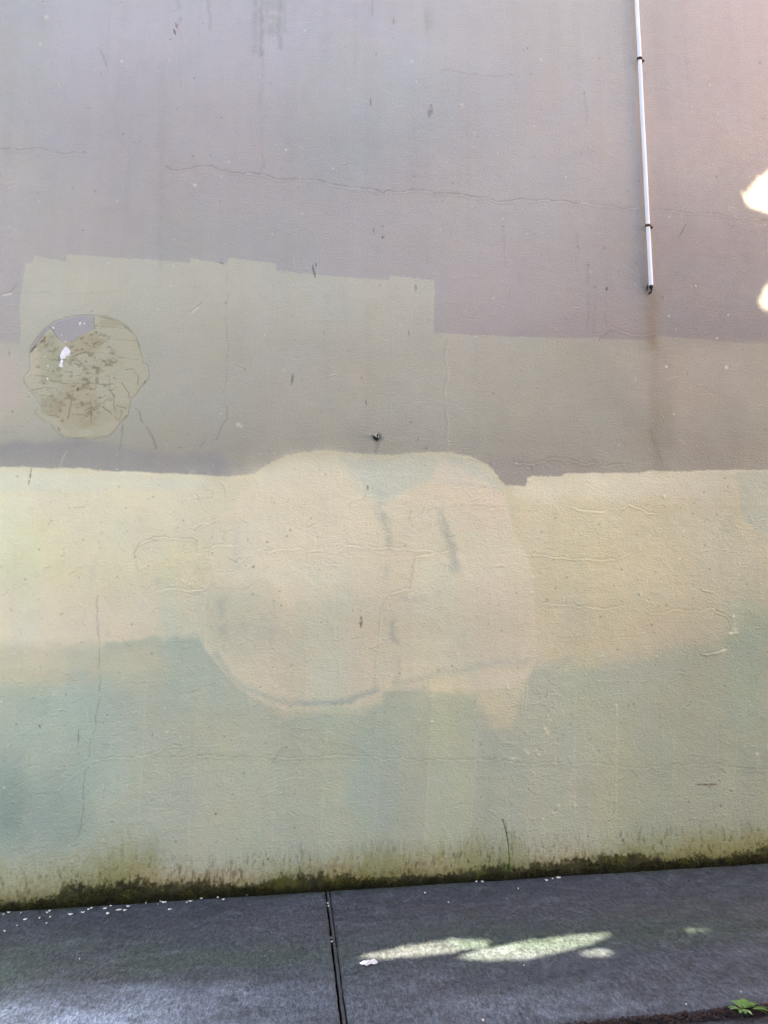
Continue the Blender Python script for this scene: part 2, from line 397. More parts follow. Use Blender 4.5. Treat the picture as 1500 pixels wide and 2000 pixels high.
S.C *= (1+LM*(.11-.10*sstep(1080, 1230, V)-.07*sstep(1080, 1300, U)))[..., None]  # lower coat lifted, then dimmed downward and rightward: painted light gradient
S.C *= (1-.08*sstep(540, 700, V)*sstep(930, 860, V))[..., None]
S.C *= (1-.13*sstep(1080, 1440, U)+.045*LM*sstep(1230, 1330, V))[..., None]  # light fall-off to the right painted over all coats; green lifted
# roller patches: overlapping upright passes of slightly different mixes
rp = np.random.RandomState(31)
for k in range(130):
    cx, cy = rp.uniform(-40, 1540), rp.uniform(930, 1640); wd_, ht = rp.uniform(36, 120), rp.uniform(60, 300); sk = rp.uniform(-8, 4)
    pts = [(cx, cy), (cx+wd_, cy+rp.uniform(-8, 8)), (cx+wd_+sk, cy+ht), (cx+sk, cy+ht+rp.uniform(-10, 10))]
    w = S.win(pts, 30)
    if S.X[w].size == 0: continue
    sd = poly_sd(S.U[w]+1.2*(S.WU[w]-S.U[w]), S.V[w]+1.6*(S.WV[w]-S.V[w]), pts)+3*fbm(S.X[w]*50, S.Z[w]*50, 2, 3)
    m = sstep(-rp.choice([2, 5, 12]), 4, sd)*LM[w]*rp.uniform(.35, 1)
    tint = .62*np.array([(-.06, .005, .02), (.02, .015, -.05), (-.06, -.005, .03), (.045, .045, .035), (-.04, -.03, -.03), (-.03, .02, .01)][rp.randint(6)])
    S.C[w] *= 1+m[..., None]*tint
for k in range(60):
    cx, cy = rp.uniform(-40, 1540), rp.uniform(0, 900); wd_, ht = rp.uniform(60, 200), rp.uniform(60, 260)
    pts = [(cx, cy), (cx+wd_, cy+rp.uniform(-8, 8)), (cx+wd_, cy+ht), (cx, cy+ht)]
    w = S.win(pts, 30)
    if S.X[w].size == 0: continue
    sd = poly_sd(S.U[w]+1.6*(S.WU[w]-S.U[w]), S.V[w]+1.6*(S.WV[w]-S.V[w]), pts)
    m = sstep(-14, 10, sd)*(1-LM[w])*rp.uniform(.3, 1)
    S.C[w] *= 1+.6*m[..., None]*np.array([(-.02, .01, .015), (.02, -.01, -.02), (.02, .02, .02), (-.02, -.02, -.01)][rp.randint(4)])
gry = S.C @ np.array([.25, .6, .15])
S.C = gry[..., None]+(S.C-gry[..., None])*(1-.17*sstep(480, 520, V)[..., None])
S.C *= 1+LM[..., None]*np.array([-.012, .008, .02])
# --- streaks, run marks and grime on the upper coats
st = fbm(X*14, Z*.55, 4, 2)
S.C *= (1-.03*sstep(.1, .6, st)*sstep(900, 100, V)+.015*sstep(.1, .6, -st)*sstep(900, 300, V))[..., None]
for x0, y0, y1, wd, am in [(350, -40, 40, 6, .25), (352, 40, 170, 3, .12), (410, -40, 60, 4, .25), (500, -40, 100, 7, .3), (512, -40, 110, 5, .35), (545, -40, 95, 6, .35),
                           (530, -40, 60, 14, .25), (555, -40, 60, 4, .2), (838, 5, 60, 11, .25), (835, 40, 90, 4, .12), (80, -40, 40, 8, .12), (315, 130, 520, 8, .12),
                           (512, 100, 330, 4, .13), (1145, 190, 250, 3, .2), (1148, 520, 640, 3.5, .22), (1161, 560, 650, 3.5, .22), (1184, 570, 640, 3, .2),
                           (895, 330, 385, 4, .12), (985, 440, 520, 2.5, .2), (1127, 455, 520, 2.5, .15), (870, 660, 860, 2, .15), (874, 670, 870, 2, -.2),
                           (1400, 345, 385, 2.5, .15), (640, 560, 760, 7, .06), (720, 600, 840, 9, .06), (470, 600, 880, 12, .05), (930, 670, 880, 8, .06)]:
    S.line([(x0, y0), (x0-1, (y0+y1)/2), (x0, y1)], wd, abs(am), (118, 122, 112) if am > 0 else (205, 205, 195), wob=1.2, brk=.6, seed=int(x0) % 7)
# rust run below the open end of the conduit
S.line([(1274, 585), (1275, 640), (1276, 672)], 15, .5, (128, 110, 86), wob=1.4, brk=.0)
S.line([(1262, 560), (1260, 600)], 16, .25, (116, 116, 112), wob=1.0)
S.line([(1277, 665), (1278, 760), (1280, 850), (1290, 915)], 15, .26, (122, 114, 98), wob=1.6)
S.line([(1300, 700), (1310, 860)], 14, .15, (126, 122, 104), wob=1.2)

# --- cracks
for pts, am, h in [
    ([(-60, 288), (0, 291), (60, 291), (125, 299), (170, 300)], .3, .0008),
    ([(325, 325), (360, 331), (385, 326), (420, 330), (470, 340), (505, 342), (560, 350), (620, 352), (700, 368), (730, 373), (800, 371), (860, 376), (920, 382), (980, 392)], .36, .0012),
    ([(980, 392), (1060, 390), (1130, 396), (1200, 402), (1280, 410), (1340, 413), (1390, 418), (1440, 425), (1560, 432)], .28, .001),
    ([(505, 343), (515, 325), (525, 310)], .2, .0005), ([(615, 115), (650, 113)], .2, .0004), ([(860, 137), (905, 145), (960, 152), (1000, 148)], .2, .0005),
    ([(30, 572), (140, 574), (250, 570)], .1, .0004), ([(445, 535), (442, 600), (446, 690), (442, 740), (432, 770)], .2, .0005),
    ([(442, 780), (445, 800), (440, 820), (425, 858), (380, 870), (350, 872)], .3, .0006), ([(268, 800), (285, 830), (298, 855), (305, 875)], .5, .0006),
    ([(240, 830), (235, 878)], .4, .0004), ([(1268, 840), (1280, 865), (1290, 890), (1295, 912)], .4, .0004),
    ([(1160, 652), (1180, 648), (1192, 638), (1240, 652), (1280, 650)], .1, .0012), ([(1168, 668), (1180, 654), (1200, 650)], .3, .0008),
    ([(1000, 903), (1040, 905), (1080, 893), (1120, 900), (1145, 908), (1155, 902), (1180, 912), (1215, 906)], .25, .0012),
    ([(-60, 1483), (0, 1480)], .1, .0004), ([(262, 1083), (272, 1062), (300, 1050), (340, 1052), (372, 1052), (383, 1058)], .3, .0016),
    ([(268, 1095), (270, 1118), (290, 1116)], .15, .001), ([(383, 1055), (385, 1075)], .15, .001), ([(408, 1095), (420, 1115), (415, 1135), (398, 1150), (325, 1150)], .12, .0014),
    ([(378, 1035), (400, 1020), (425, 1010)], .2, .0012), ([(395, 1072), (420, 1062), (455, 1065)], .12, .0012), ([(390, 975), (415, 976), (416, 960)], .15, .001),
    ([(190, 1165), (190, 1230), (195, 1260), (193, 1310), (195, 1360), (186, 1420), (175, 1440), (172, 1480), (163, 1530), (163, 1590), (160, 1612), (146, 1645)], .36, .0009),
    ([(180, 1483), (240, 1480), (270, 1475), (340, 1478), (385, 1475), (440, 1477), (500, 1483), (530, 1485), (575, 1480), (600, 1478), (700, 1478), (760, 1482), (850, 1484), (945, 1483), (980, 1482)], .26, .0009),
    ([(980, 1486), (1030, 1492), (1080, 1490), (1130, 1492), (1200, 1490), (1240, 1500), (1300, 1495), (1350, 1492), (1380, 1490), (1420, 1500), (1560, 1503)], .24, .0008),
    ([(558, 1461), (545, 1470), (540, 1480), (530, 1492)], .3, .0012), ([(195, 1455), (215, 1456)], .35, .0006), ([(1118, 988), (1150, 995), (1180, 999)], .1, .0016),
    ([(1215, 995), (1228, 985), (1245, 993), (1275, 1000)], .12, .0022), ([(1025, 1080), (1070, 1082), (1110, 1090), (1170, 1092), (1200, 1090), (1230, 1080)], .2, .0014),
    ([(1060, 1178), (1150, 1185), (1180, 1190), (1215, 1180)], .15, .0012), ([(1260, 1192), (1300, 1198), (1330, 1190), (1400, 1192)], .15, .001),
    ([(1400, 1195), (1420, 1203), (1428, 1220), (1424, 1236), (1440, 1235)], .2, .0026), ([(1070, 1340), (1068, 1370), (1075, 1400), (1085, 1425)], .25, .0009),
    ([(1115, 1392), (1128, 1410), (1132, 1417), (1110, 1425), (1098, 1440)], .25, .001), ([(1315, 1318), (1325, 1308), (1340, 1314)], .2, .0016),
    ([(500, 1071), (580, 1071), (628, 1074)], .08, .0008), ([(680, 1065), (750, 1070), (800, 1072), (850, 1075)], .1, .0012), ([(628, 1095), (640, 1105), (660, 1104)], .1, .0012),
    ([(870, 1073), (840, 1082), (810, 1088), (803, 1110), (802, 1150), (762, 1155), (750, 1175), (740, 1220), (735, 1280), (733, 1345)], .16, .0014),
    ([(830, 985), (825, 1003), (800, 1015)], .15, .0009), ([(918, 1010), (922, 992), (985, 990)], .12, .0009), ([(40, 1692), (52, 1715), (52, 1730)], .4, .0008),
    ([(588, 1650), (590, 1670), (584, 1688)], .6, .0012), ([(940, 1690), (960, 1688)], .2, .001), ([(1440, 67), (1490, 69)], .25, .0006), ([(1440, 57), (1441, 67)], .3, .0006),
    ([(40, 850), (0, 845), (25, 840)], .08, .0006), ([(1370, 1275), (1400, 1272), (1418, 1268)], .3, .0028)]:
    S.crack(pts, am, h)
# raised drips and brush ridges
for pts, h in [([(402, 1160), (401, 1215), (400, 1272)], .0016), ([(411, 1150), (410, 1195)], .0014), ([(283, 1170), (281, 1210)], .001), ([(545, 1000), (545, 1065)], .0008),
               ([(570, 1160), (569, 1178)], .0012), ([(660, 1290), (662, 1310)], .0016), ([(656, 1210), (654, 1260)], .0007), ([(533, 1305), (533, 1320)], .001), ([(333, 1545), (330, 1570)], .0022),
               ([(318, 1562), (312, 1575)], .0012), ([(305, 1582), (325, 1581)], .001), ([(0, 575), (20, 571), (32, 556)], -.0018), ([(372, 608), (384, 603), (393, 592)], -.0022),
               ([(98, 942), (130, 882)], .0006), ([(262, 955), (282, 930)], .0008), ([(1030, 1340), (1027, 1385)], .0014), ([(1022, 1345), (1020, 1395)], .0012), ([(1083, 1480), (1083, 1495)], .003),
               ([(1140, 1605), (1140, 1670)], .0006), ([(1122, 1440), (1122, 1600)], .0006), ([(1205, 1380), (1203, 1600)], .0006), ([(980, 1480), (1010, 1482)], .0018), ([(980, 1451), (1010, 1452)], .0016)]:
    S.line(pts, 2.4, 0, h=h, wob=.6)
    S.line(pts, 1.8, .25, (205, 205, 190) if h > 0 else (110, 105, 98), wob=.6)
S.line([(6, 576), (22, 573)], 1.8, .6, (222, 220, 214), wob=.5); S.line([(376, 610), (388, 601)], 1.6, .6, (216, 214, 200), wob=.5)
# --- pimples, grit and short ridges all over the lower coat, finer above
rs = np.random.RandomState(5)
for k in range(480):
    x = rs.uniform(-60, 1560); y = rs.uniform(930, 1640) if rs.rand() < .93 else rs.uniform(300, 900)
    a = rs.uniform(-.7, .7)+(0 if rs.rand() < .65 else 1.4); pts = [(x, y)]
    for j in range(rs.randint(2, 8)):
        a += rs.normal(0, .38); L = rs.uniform(2, 6); x += math.cos(a)*L; y += math.sin(a)*L; pts.append((x, y))
    pts = jag(pts, 4, .3); hh = rs.uniform(.0005, .0021)
    S.line(pts, 1.2, .12, (222, 218, 200), h=hh, wob=.5, brk=.5, seed=k % 5)
    if k % 2: S.line([(a_, b_+3) for a_, b_ in pts], 1.5, .14, (120, 116, 100), h=-hh*.6, wob=.5, brk=.5, seed=k % 5)
for k in range(3000):
    x = rs.uniform(-60, 1560); y = 920+760*rs.rand()**.8 if rs.rand() < .8 else rs.uniform(0, 920)
    if rs.rand() < .5:
        S.pimple(x, y, rs.uniform(1.2, 2.2), rs.uniform(.0006, .002)*(1 if rs.rand() < .75 else -1))
    else:
        a = rs.uniform(-.6, .6)+(0 if rs.rand() < .6 else 1.3); L = rs.uniform(4, 16)
        S.line([(x, y), (x+math.cos(a)*L, y+math.sin(a)*L)], 1.8, 0, h=rs.uniform(.0003, .001)*(1 if rs.rand() < .7 else -1), wob=1)
for x, y, r, c in [(1075, 800, 3, 0), (1260+158, 718, 3, 1), (1301, 717, 2.4, 1), (1306, 618, 2, 1), (1400, 661, 2, 1), (1040, 1128, 3, 1), (1038, 1158, 3, 1), (1027, 1163, 2, 1), (622, 1046, 3, 1),
                   (1069, 1433, 4, 1), (1064, 1424, 3, 1), (1025, 1466, 3, 1), (1030, 1472, 4, 1), (1047, 1467, 3, 1), (1052, 1475, 3, 1), (1083, 1493, 2.6, 1), (1081, 1588, 4, 1), (1014, 1591, 2.4, 1), (1074, 1407, 3, 1),
                   (1070, 1398, 2.6, 1), (1296, 970, 3, 1), (1250, 1161, 3, 1), (1409, 1007, 3, 0), (1370, 1117, 4, 0), (465, 830, 4, 1), (470, 833, 3, 1), (158, 1183, 2, 1), (90, 34, 4, 1), (901, 205, 3, 1), (805, 121, 2.6, 1),
                   (1085, 45, 4, 0), (1345, 162, 2, 0), (538, 1341, 3, 1), (1478, 1474, 3, 1), (1090, 1574, 3, 1), (1122, 1574, 3, 1), (1060, 1600, 2.4, 1), (140, 1682, 3, 1), (1375, 1275, 5, 0), (1400, 1276, 6, 0), (1412, 1272, 5, 1),
                   (1432, 1205, 3, 1), (1436, 1232, 5, 1), (1426, 1238, 4, 1), (558, 293, 2.5, 1), (588, 290, 2.5, 0), (380, 362, 3, 1), (405, 160, 3, 0), (76, 394, 1.6, 1), (314, 1126, 2, 0), (348, 1150, 2, 0), (990, 1338, 3, 1), (992, 1345, 2, 1),
                   (843, 1410, 3, 1), (1002, 1485, 4, 1), (818, 1406, 2, 1)]:
    S.pimple(x, y, r, .003 if c else .0016, (214, 212, 196), .6 if c else .1)
for k in range(60):
    S.pimple(rs.normal(1105, 45), rs.normal(1575, 22) if k % 2 else rs.normal(1400, 60), rs.uniform(1.2, 2.2), rs.uniform(.0006, .0016), (205, 206, 188), .3)
# --- dark chips and scuffs
for x, y, l, wd, am, a in [(613, 530, 24, 6, .75, .22), (617, 518, 8, 4, .6, 0), (570, 742, 24, 6, .6, -.12), (812, 562, 13, 7, .45, 0), (730, 450, 14, 3.5, .5, 0), (747, 463, 4, 9, .6, 0), (724, 199, 15, 4, .6, 0),
                           (840, 217, 24, 13, .42, -.1), (771, 17, 6, 11, .5, 0), (769, 42, 14, 6, .35, 0), (734, 108, 4, 4, .5, 0), (632, 650, 8, 3, .4, 0), (798, 650, 12, 4, .45, 0), (715, 787, 12, 3.5, .5, 0), (816, 858, 6, 3.5, .6, 0),
                           (705, 1215, 20, 8, .75, 0), (704, 1193, 5, 3, .6, 0), (688, 1191, 8, 3, .5, 0), (718, 953, 10, 6, .6, 0), (788, 933, 3, 3, .4, 0), (1141, 182, 6, 3.5, .7, 0), (59, 930, 34, 4.5, .65, -.2),
                           (433, 514, 12, 3.5, .65, 1.2), (1332, 452, 34, 3.2, .6, -.5), (203, 115, 50, 7, .22, .38), (197, 145, 10, 3, .3, 0), (240, 262, 3, 4, .7, .8), (264, 278, 2, 3.5, .7, 0), (272, 277, 2, 3, .5, 0), (173, 211, 12, 2.5, .4, 1.5),
                           (1148, 518, 6, 4, .7, 0), (1160, 562, 4, 4, .6, 1.3), (1184, 565, 6, 5.5, .9, 0), (1127, 482, 5, 3, .6, 0), (1207, 531, 3, 4, .3, 0), (1399, 345, 2, 4, .8, 0), (1393, 418, 6, 6, .55, 1.4), (1484, 122, 8, 7, .3, 0),
                           (77, 1419, 7, 4, .8, .3), (153, 1438, 26, 3.5, .55, 0), (209, 1397, 3, 3.5, .6, 0), (422, 1590, 2, 9, .9, 0), (455, 1551, 2, 4, .9, 0), (457, 1563, 4, 2.6, .4, 0), (1381, 1532, 46, 5, .8, 1.57), (1387, 1538, 10, 5, .45, .5),
                           (1415, 1542, 4, 3, .6, 1.5), (1427, 1545, 6, 3, .7, 1.5), (1348, 1371, 2, 4.5, .9, 0), (1343, 729, 7, 2.5, .5, -.3), (1140, 845, 3, 5, .3, 0), (1242, 515, 9, 9, .2, 0), (983, 443, 2, 3.5, .9, 0), (699, 297, 2, 3, .6, 0),
                           (1242, 1514, 10, 5, .3, .3), (1190, 1603, 2, 3.5, .9, 0), (1148, 1633, 2, 3.5, .9, 0), (1187, 1633, 2, 3.5, .9, 0), (1212, 1628, 14, 7, .6, 0), (1216, 1640, 6, 6, .7, 0), (1499, 1273, 2, 4, .9, 0), (1459, 1141, 2, 3.4, .8, 0),
                           (250, 1625, 12, 3, .4, 0), (462, 1640, 6, 3, .4, .3), (523, 1677, 4, 7, .8, 1.5), (590, 1703, 8, 8, .8, 0), (480, 1105, 2, 3.4, .8, 0), (495, 1107, 4, 5, .6, .6), (560, 1461, 2, 4.5, .9, 0), (290, 1106, 2, 3, .8, 0),
                           (55, 824, 4, 3, .3, 0), (57, 775, 2, 3, .8, 0), (18, 690, 10, 5, .35, 0), (1280, 1300, 3, 3, .5, 0), (932, 1618, 4, 3, .5, 0), (985, 1645, 2, 4, .5, 0), (1490, 1100, 2, 3, .7, 0), (1463, 1078, 2, 3, .6, 0), (1494, 940, 8, 3, .3, 0)]:
    S.dab(x, y, l, wd, am, (84, 80, 72), a)
S.dab(345, 50, 12, 6, .7, (120, 60, 56), .3); S.dab(341, 62, 12, 5, .75, (60, 56, 56), .4)
S.dab(1270, 442, 6, 16, .25, (120, 90, 80), 0)
# hole with torn paint around it is built as its own thing; a shallow crater waits for it
S.pimple(737, 854, 6, -.012, (60, 56, 50), .8)
S.line([(735, 862), (733, 884)], 4, .4, (110, 104, 92), wob=1)

for k_, sc, am in ((1, 3.2, .030), (4, 7.5, .022), (6, 17, .016)):
    S.C *= 1+am*np.stack([fbm(X*sc, Z*sc*.8, 3, k_)+.5*fbm(X*sc, Z*sc*.8+40, 3, k_+1), fbm(X*sc, Z*sc*.8, 3, k_), fbm(X*sc, Z*sc*.8, 3, k_)-.9*fbm(X*sc, Z*sc*.8+40, 3, k_+1)], -1)
# dirt specks and pinholes in the paint, light nibs; the tones also paint in highlight and shadow
for k in range(2200):
    x, y = rs.uniform(-60, 1560), (rs.uniform(900, 1660) if rs.rand() < .75 else rs.uniform(0, 900))
    dk = rs.rand() < .6; q_ = rs.rand()**3
    S.pimple(x, y, rs.uniform(1.0, 1.5+.8*q_), -.0008 if dk else .001, (96, 92, 80) if dk else (222, 220, 208), .16+.5*q_)
# --- damp, algae and moss stain above the footpath
n_s = fbm(X*55, Z*15, 4, 1); n_m = fbm(X*3.1, Z*1.5, 4, 4); n_f = fbm(X*70, Z*26, 3, 6); n_l = fbm(X*1.1, 0*Z, 2, 2)
topd = 1.12*np.interp(U, [0, 60, 150, 250, 330, 420, 560, 640, 780, 900, 1000, 1100, 1250, 1400, 1500], [.30, .32, .31, .32, .29, .22, .20, .26, .27, .26, .22, .17, .22, .2, .24])
alg = sstep(1.0, .15, DB/topd+.35*n_m+.22*n_s)
am_ = np.interp(U, [0, 100, 250, 300, 330, 480, 560, 700, 900, 1100, 1300, 1500], [.55, .6, .8, .7, .35, .4, .7, .8, .75, .55, .65, .8])
S.blend(full, alg*am_*1.0, paint((134, 134, 78)))
tan = sstep(.24, .05, DB+.05*n_m)*sstep(-.1, .4, n_m+.2*n_f)
S.blend(full, tan*.55, paint((170, 154, 122)))
S.blend(full, sstep(.2, .07, DB+.05*n_m)*sstep(220, 300, U)*sstep(560, 430, U)*.6, paint((176, 158, 132)))
spk = sstep(.28, .5, n_f+.12*n_s-.0)*sstep(.30, .06, DB+.06*n_m)
S.blend(full, spk*.6, paint((62, 58, 40)))
spk3 = sstep(.12, .42, fbm(X*90, Z*45, 3, 4)+.5*n_m)*sstep(.30, .10, DB+.06*n_m)
S.blend(full, spk3*.3, paint((100, 94, 56)))
spk2 = sstep(.12, .42, fbm(X*70, Z*24, 3, 3))*sstep(.23, .10, DB+.02*n_m)*sstep(290, 330, U)*sstep(500, 460, U)
S.blend(full, spk2*.55, paint((64, 50, 42)))
mtop = np.interp(U, [0, 60, 150, 220, 300, 400, 500, 600, 700, 900, 1000, 1100, 1200, 1300, 1400, 1500], [.09, .10, .13, .14, .11, .10, .085, .085, .10, .08, .08, .08, .09, .10, .095, .115])
n_v = fbm(X*60, Z*17, 4, 5); n_b = fbm(X*2.3, Z*2.3, 3, 2)
p_ = 1-DB/(mtop*(1.0+.45*n_b))
n_i = fbm(X*75, Z*62, 3, 6)
halo = sstep(-.35, .5, p_+.3*n_v+.3*n_i)
S.blend(full, halo*.6, paint((104, 100, 52)))
mossm = sstep(-.05, .3, p_-.2+.06*n_v+.08*n_f+.3*n_i+.2*n_b+.42*fbm(X*9, Z*9, 5, 3))
S.blend(full, mossm*.9, paint((50, 50, 28)))
S.blend(full, mossm*sstep(0, .4, fbm(X*14, Z*14, 3, 5))*.6, paint((86, 86, 34)))
S.blend(full, mossm*sstep(.05, .4, fbm(X*20+3, Z*20, 3, 7))*.5, paint((34, 34, 26)))
S.blend(full, sstep(.05, .0, DB+.02*n_s)*.8, paint((22, 26, 18)))
S.H += mossm*(.002+.006*np.clip(n_f+n_s, 0, 1))
# --- broad plaster undulation and trowel relief
rough_low = .35+.65*sstep(820, 1000, V)
S.H += .0035*fbm(X*1.7, Z*1.9, 3, 3)
S.H += rough_low*(.0011*fbm(X*11, Z*13, 3, 2) + .0007*fbm(X*34, Z*42, 3, 5))
S.H += rough_low*.0022*np.clip(fbm(X*26, Z*40, 3, 1)-.25, 0, 1)*sstep(-.1, .4, fbm(X*2.1, Z*2.4, 3, 6))
rid = np.abs(fbm(X*7, Z*9, 4, 7)); S.H += rough_low*.0010*sstep(.05, .0, rid)*sstep(0, .3, fbm(X*1.6, Z*1.6, 2, 1))

# --- the sealed paste-up area is pushed back to seat its sheet
HEAD = [(185, 616), (210, 617), (232, 626), (250, 638), (265, 656), (273, 675), (279, 700), (279, 708), (288, 712), (292, 728), (291, 738), (285, 748), (275, 756),
        (268, 768), (258, 778), (254, 786), (253, 800), (250, 812), (243, 820), (234, 827), (225, 840), (212, 853), (185, 857), (125, 856), (108, 840), (98, 826), (85, 822),
        (68, 808), (70, 801), (80, 799), (76, 787), (65, 770), (57, 761), (48, 748), (46, 738), (50, 732), (58, 722), (57, 700), (58, 686), (62, 675), (74, 655), (88, 640), (110, 626), (140, 617), (165, 615)]
hw = S.win(HEAD, 20); hsd = poly_sd(S.U[hw], S.V[hw], HEAD)
S.H[hw] -= .006*sstep(1.0, 5, hsd)
OUTL = HEAD+[HEAD[0]]
S.line(OUTL, 1.3, .4, (110, 104, 84), wob=0, brk=.8)

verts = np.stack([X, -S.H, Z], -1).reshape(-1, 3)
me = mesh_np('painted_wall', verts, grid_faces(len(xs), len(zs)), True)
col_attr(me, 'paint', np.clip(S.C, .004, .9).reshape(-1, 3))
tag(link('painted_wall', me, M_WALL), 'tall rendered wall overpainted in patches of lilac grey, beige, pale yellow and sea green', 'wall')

# ------------------------------------------------------------------ head-shaped paste-up
def build_pasteup():
    P = np.array([on_wall(a, b) for a, b in HEAD]); st = .0026
    hx = np.arange(P[:, 0].min()-.006, P[:, 0].max()+.006, st); hz = np.arange(P[:, 2].min()-.006, P[:, 2].max()+.006, st)
    s = Surf(hx, hz); u, v, x, z = s.U, s.V, s.X, s.Z
    sd = poly_sd(u, v, HEAD)
    fl = (slice(None), slice(None))
    s.C[:] = paint((174, 171, 152))*np.array([1, 1, 1.03])
    n1 = fbm(x*7, z*9, 4, 1); n2 = fbm(x*40, z*55, 3, 2); n3 = fbm(x*16, z*60, 4, 4); n4 = fbm(x*26, z*30, 4, 5)
    s.blend(fl, sstep(110, 60, u)*sstep(800, 700, v)*.5, paint((192, 180, 164)))
    s.blend(fl, sstep(240, 285, u)*sstep(720, 640, v)*.4, paint((168, 165, 136)))
    def rad(cx, cy, rx, ry): return np.clip(1-np.hypot((u-cx)/rx, (v-cy)/ry), 0, 1)
    s.blend(fl, sstep(0, .35, rad(150, 790, 55, 55)+.25*n1)*.45, paint((160, 148, 124)))
    s.blend(fl, sstep(0, .3, rad(100, 795, 26, 24)+.2*n1)*.35, paint((138, 126, 102)))
    s.blend(fl, sstep(.1, .5, rad(160, 670, 50, 26)+.3*n1)*.4, paint((158, 147, 120)))
    s.blend(fl, sstep(.1, .5, rad(215, 632, 34, 12)+.2*n1)*.4, paint((152, 141, 116)))
    s.blend(fl, sstep(.0, .4, rad(100, 705, 30, 55)+.2*n1)*.4, paint((150, 150, 126)))
    dirt = sstep(.15, .6, fbm(x*34, z*85, 4, 4)+.5*n4-.05)*sstep(0, .25, rad(150, 730, 95, 115))
    s.blend(fl, dirt*.42, paint((112, 102, 82)))
    s.blend(fl, sstep(.3, .5, n2+.3*n1)*sstep(0, .2, rad(150, 720, 90, 110))*.5, paint((104, 98, 76)))
    gp = [(186, 610), (184, 640), (178, 647), (165, 652), (155, 655), (150, 665), (142, 668), (135, 665), (120, 668), (112, 660), (103, 646), (97, 640), (90, 650), (82, 660), (60, 690), (50, 660), (90, 610)]
    gsd = poly_sd(u+2*n4, v+2*n4, gp)
    keep = sstep(-1, 1, gsd)*(1-.75*sstep(78, 60, v-590+0*u)*0)
    s.blend(fl, keep, paint((162, 158, 163)))
    s.H += .0012*keep
    s.blend(fl, sstep(98, 80, u)*sstep(0, 2, gsd)*.6, paint((152, 142, 138)))
    L = [([(62, 762), (80, 759), (96, 756)], 1.6, .6), ([(100, 743), (128, 750), (160, 750), (224, 750)], 1.5, .65), ([(144, 753), (141, 782), (137, 800), (133, 820)], 1.8, .8),
         ([(177, 782), (177, 826)], 1.5, .55), ([(137, 701), (160, 691), (180, 680), (190, 670)], 1.7, .6), ([(232, 700), (255, 700), (272, 703)], 1.4, .5), ([(148, 789), (170, 788), (196, 790)], 1.3, .5),
         ([(201, 794), (222, 812), (229, 820)], 1.7, .75), ([(214, 762), (222, 772), (223, 794), (227, 812)], 1.9, .75), ([(239, 748), (252, 768), (253, 778)], 1.7, .6), ([(254, 794), (252, 808), (242, 819)], 2.2, .9),
         ([(227, 791), (248, 798)], 1.5, .6), ([(271, 733), (269, 751)], 1.5, .6), ([(214, 726), (213, 756)], 1.5, .5), ([(237, 802), (234, 820)], 1.6, .6), ([(228, 664), (268, 666)], 1.2, .4), ([(196, 638), (246, 640)], 1.2, .5),
         ([(58, 686), (66, 680), (74, 676), (88, 658)], 2.4, .85), ([(60, 688), (72, 672)], 2.4, .7), ([(97, 640), (104, 646), (112, 660), (114, 664)], 1.4, .5), ([(120, 850), (125, 856)], 3, .5), ([(114, 836), (116, 842)], 2.5, .7),
         ([(150, 718), (165, 716), (178, 715)], 1.4, .5), ([(246, 722), (260, 720), (268, 732)], 1.6, .5), ([(282, 748), (285, 744)], 2.0, .8), ([(98, 812), (116, 814)], 1.6, .6), ([(58, 706), (70, 705)], 1.2, .5), ([(218, 683), (216, 700)], 1.4, .4),
         ([(224, 684), (221, 700)], 1.4, .4), ([(184, 620), (185, 640)], 1.6, .5), ([(150, 742), (180, 736)], 1.8, .5), ([(76, 748), (92, 742)], 1.8, .5)]
    for pts, wd, am in L: s.line(jag(pts, 5, .14), wd*.65, am*.85, (76, 68, 50), h=-.0006, wob=.35, brk=.7)
    s.line(OUTL, 1.3, .45, (104, 98, 78), wob=0, brk=.8)
    s.line([(185, 616), (232, 626), (265, 656), (279, 700)], 1.5, .6, (88, 82, 60), wob=0)
    s.pimple(152, 760, 1.9, -.001, (30, 28, 26), .95); s.pimple(122, 822, 2, 0, (60, 50, 40), .7)
    s.H += .0007*n4+.0004*n2
    dep = -.006*sstep(5, 1, sd)*0 + (.0015+s.H)*sstep(0, 4, sd) - .002*(1-sstep(0, 4, sd))
    # follow the wall under it
    wx = np.clip(np.searchsorted(S.xs, hx), 0, len(S.xs)-1); wz = np.clip(np.searchsorted(S.zs, hz), 0, len(S.zs)-1)
    base = .0035*fbm(x*1.7, z*1.9, 3, 3)
    vv = np.stack([x, -(dep+base), z], -1).reshape(-1, 3)
    F = grid_faces(len(hx), len(hz)); cs = sd.reshape(-1)[F].mean(1); F = F[cs > -.8]
    me = mesh_np('scraped_sheet', vv, F, True)
    used = np.zeros(len(vv), bool); used[F.ravel()] = True
    idx = np.cumsum(used)-1
    me2 = mesh_np('scraped_sheet', vv[used], idx[F], True); col_attr(me2, 'paint', np.clip(s.C.reshape(-1, 3)[used], .004, .9))
    bpy.data.meshes.remove(me)
    c = on_wall(170, 740)
    root = empty('pasteup_remnant', c, 'scraped head-shaped paper cut-out stuck to the wall, grimy, with torn white flakes', 'poster')
    o = link('scraped_sheet', me2, M_WALL, root); o.location = -Vector(c)
    M_PAPER = simple_mat('white_paper', (.76, .77, .82), .6, .06, 60)
    M_LIL = M_PAPER
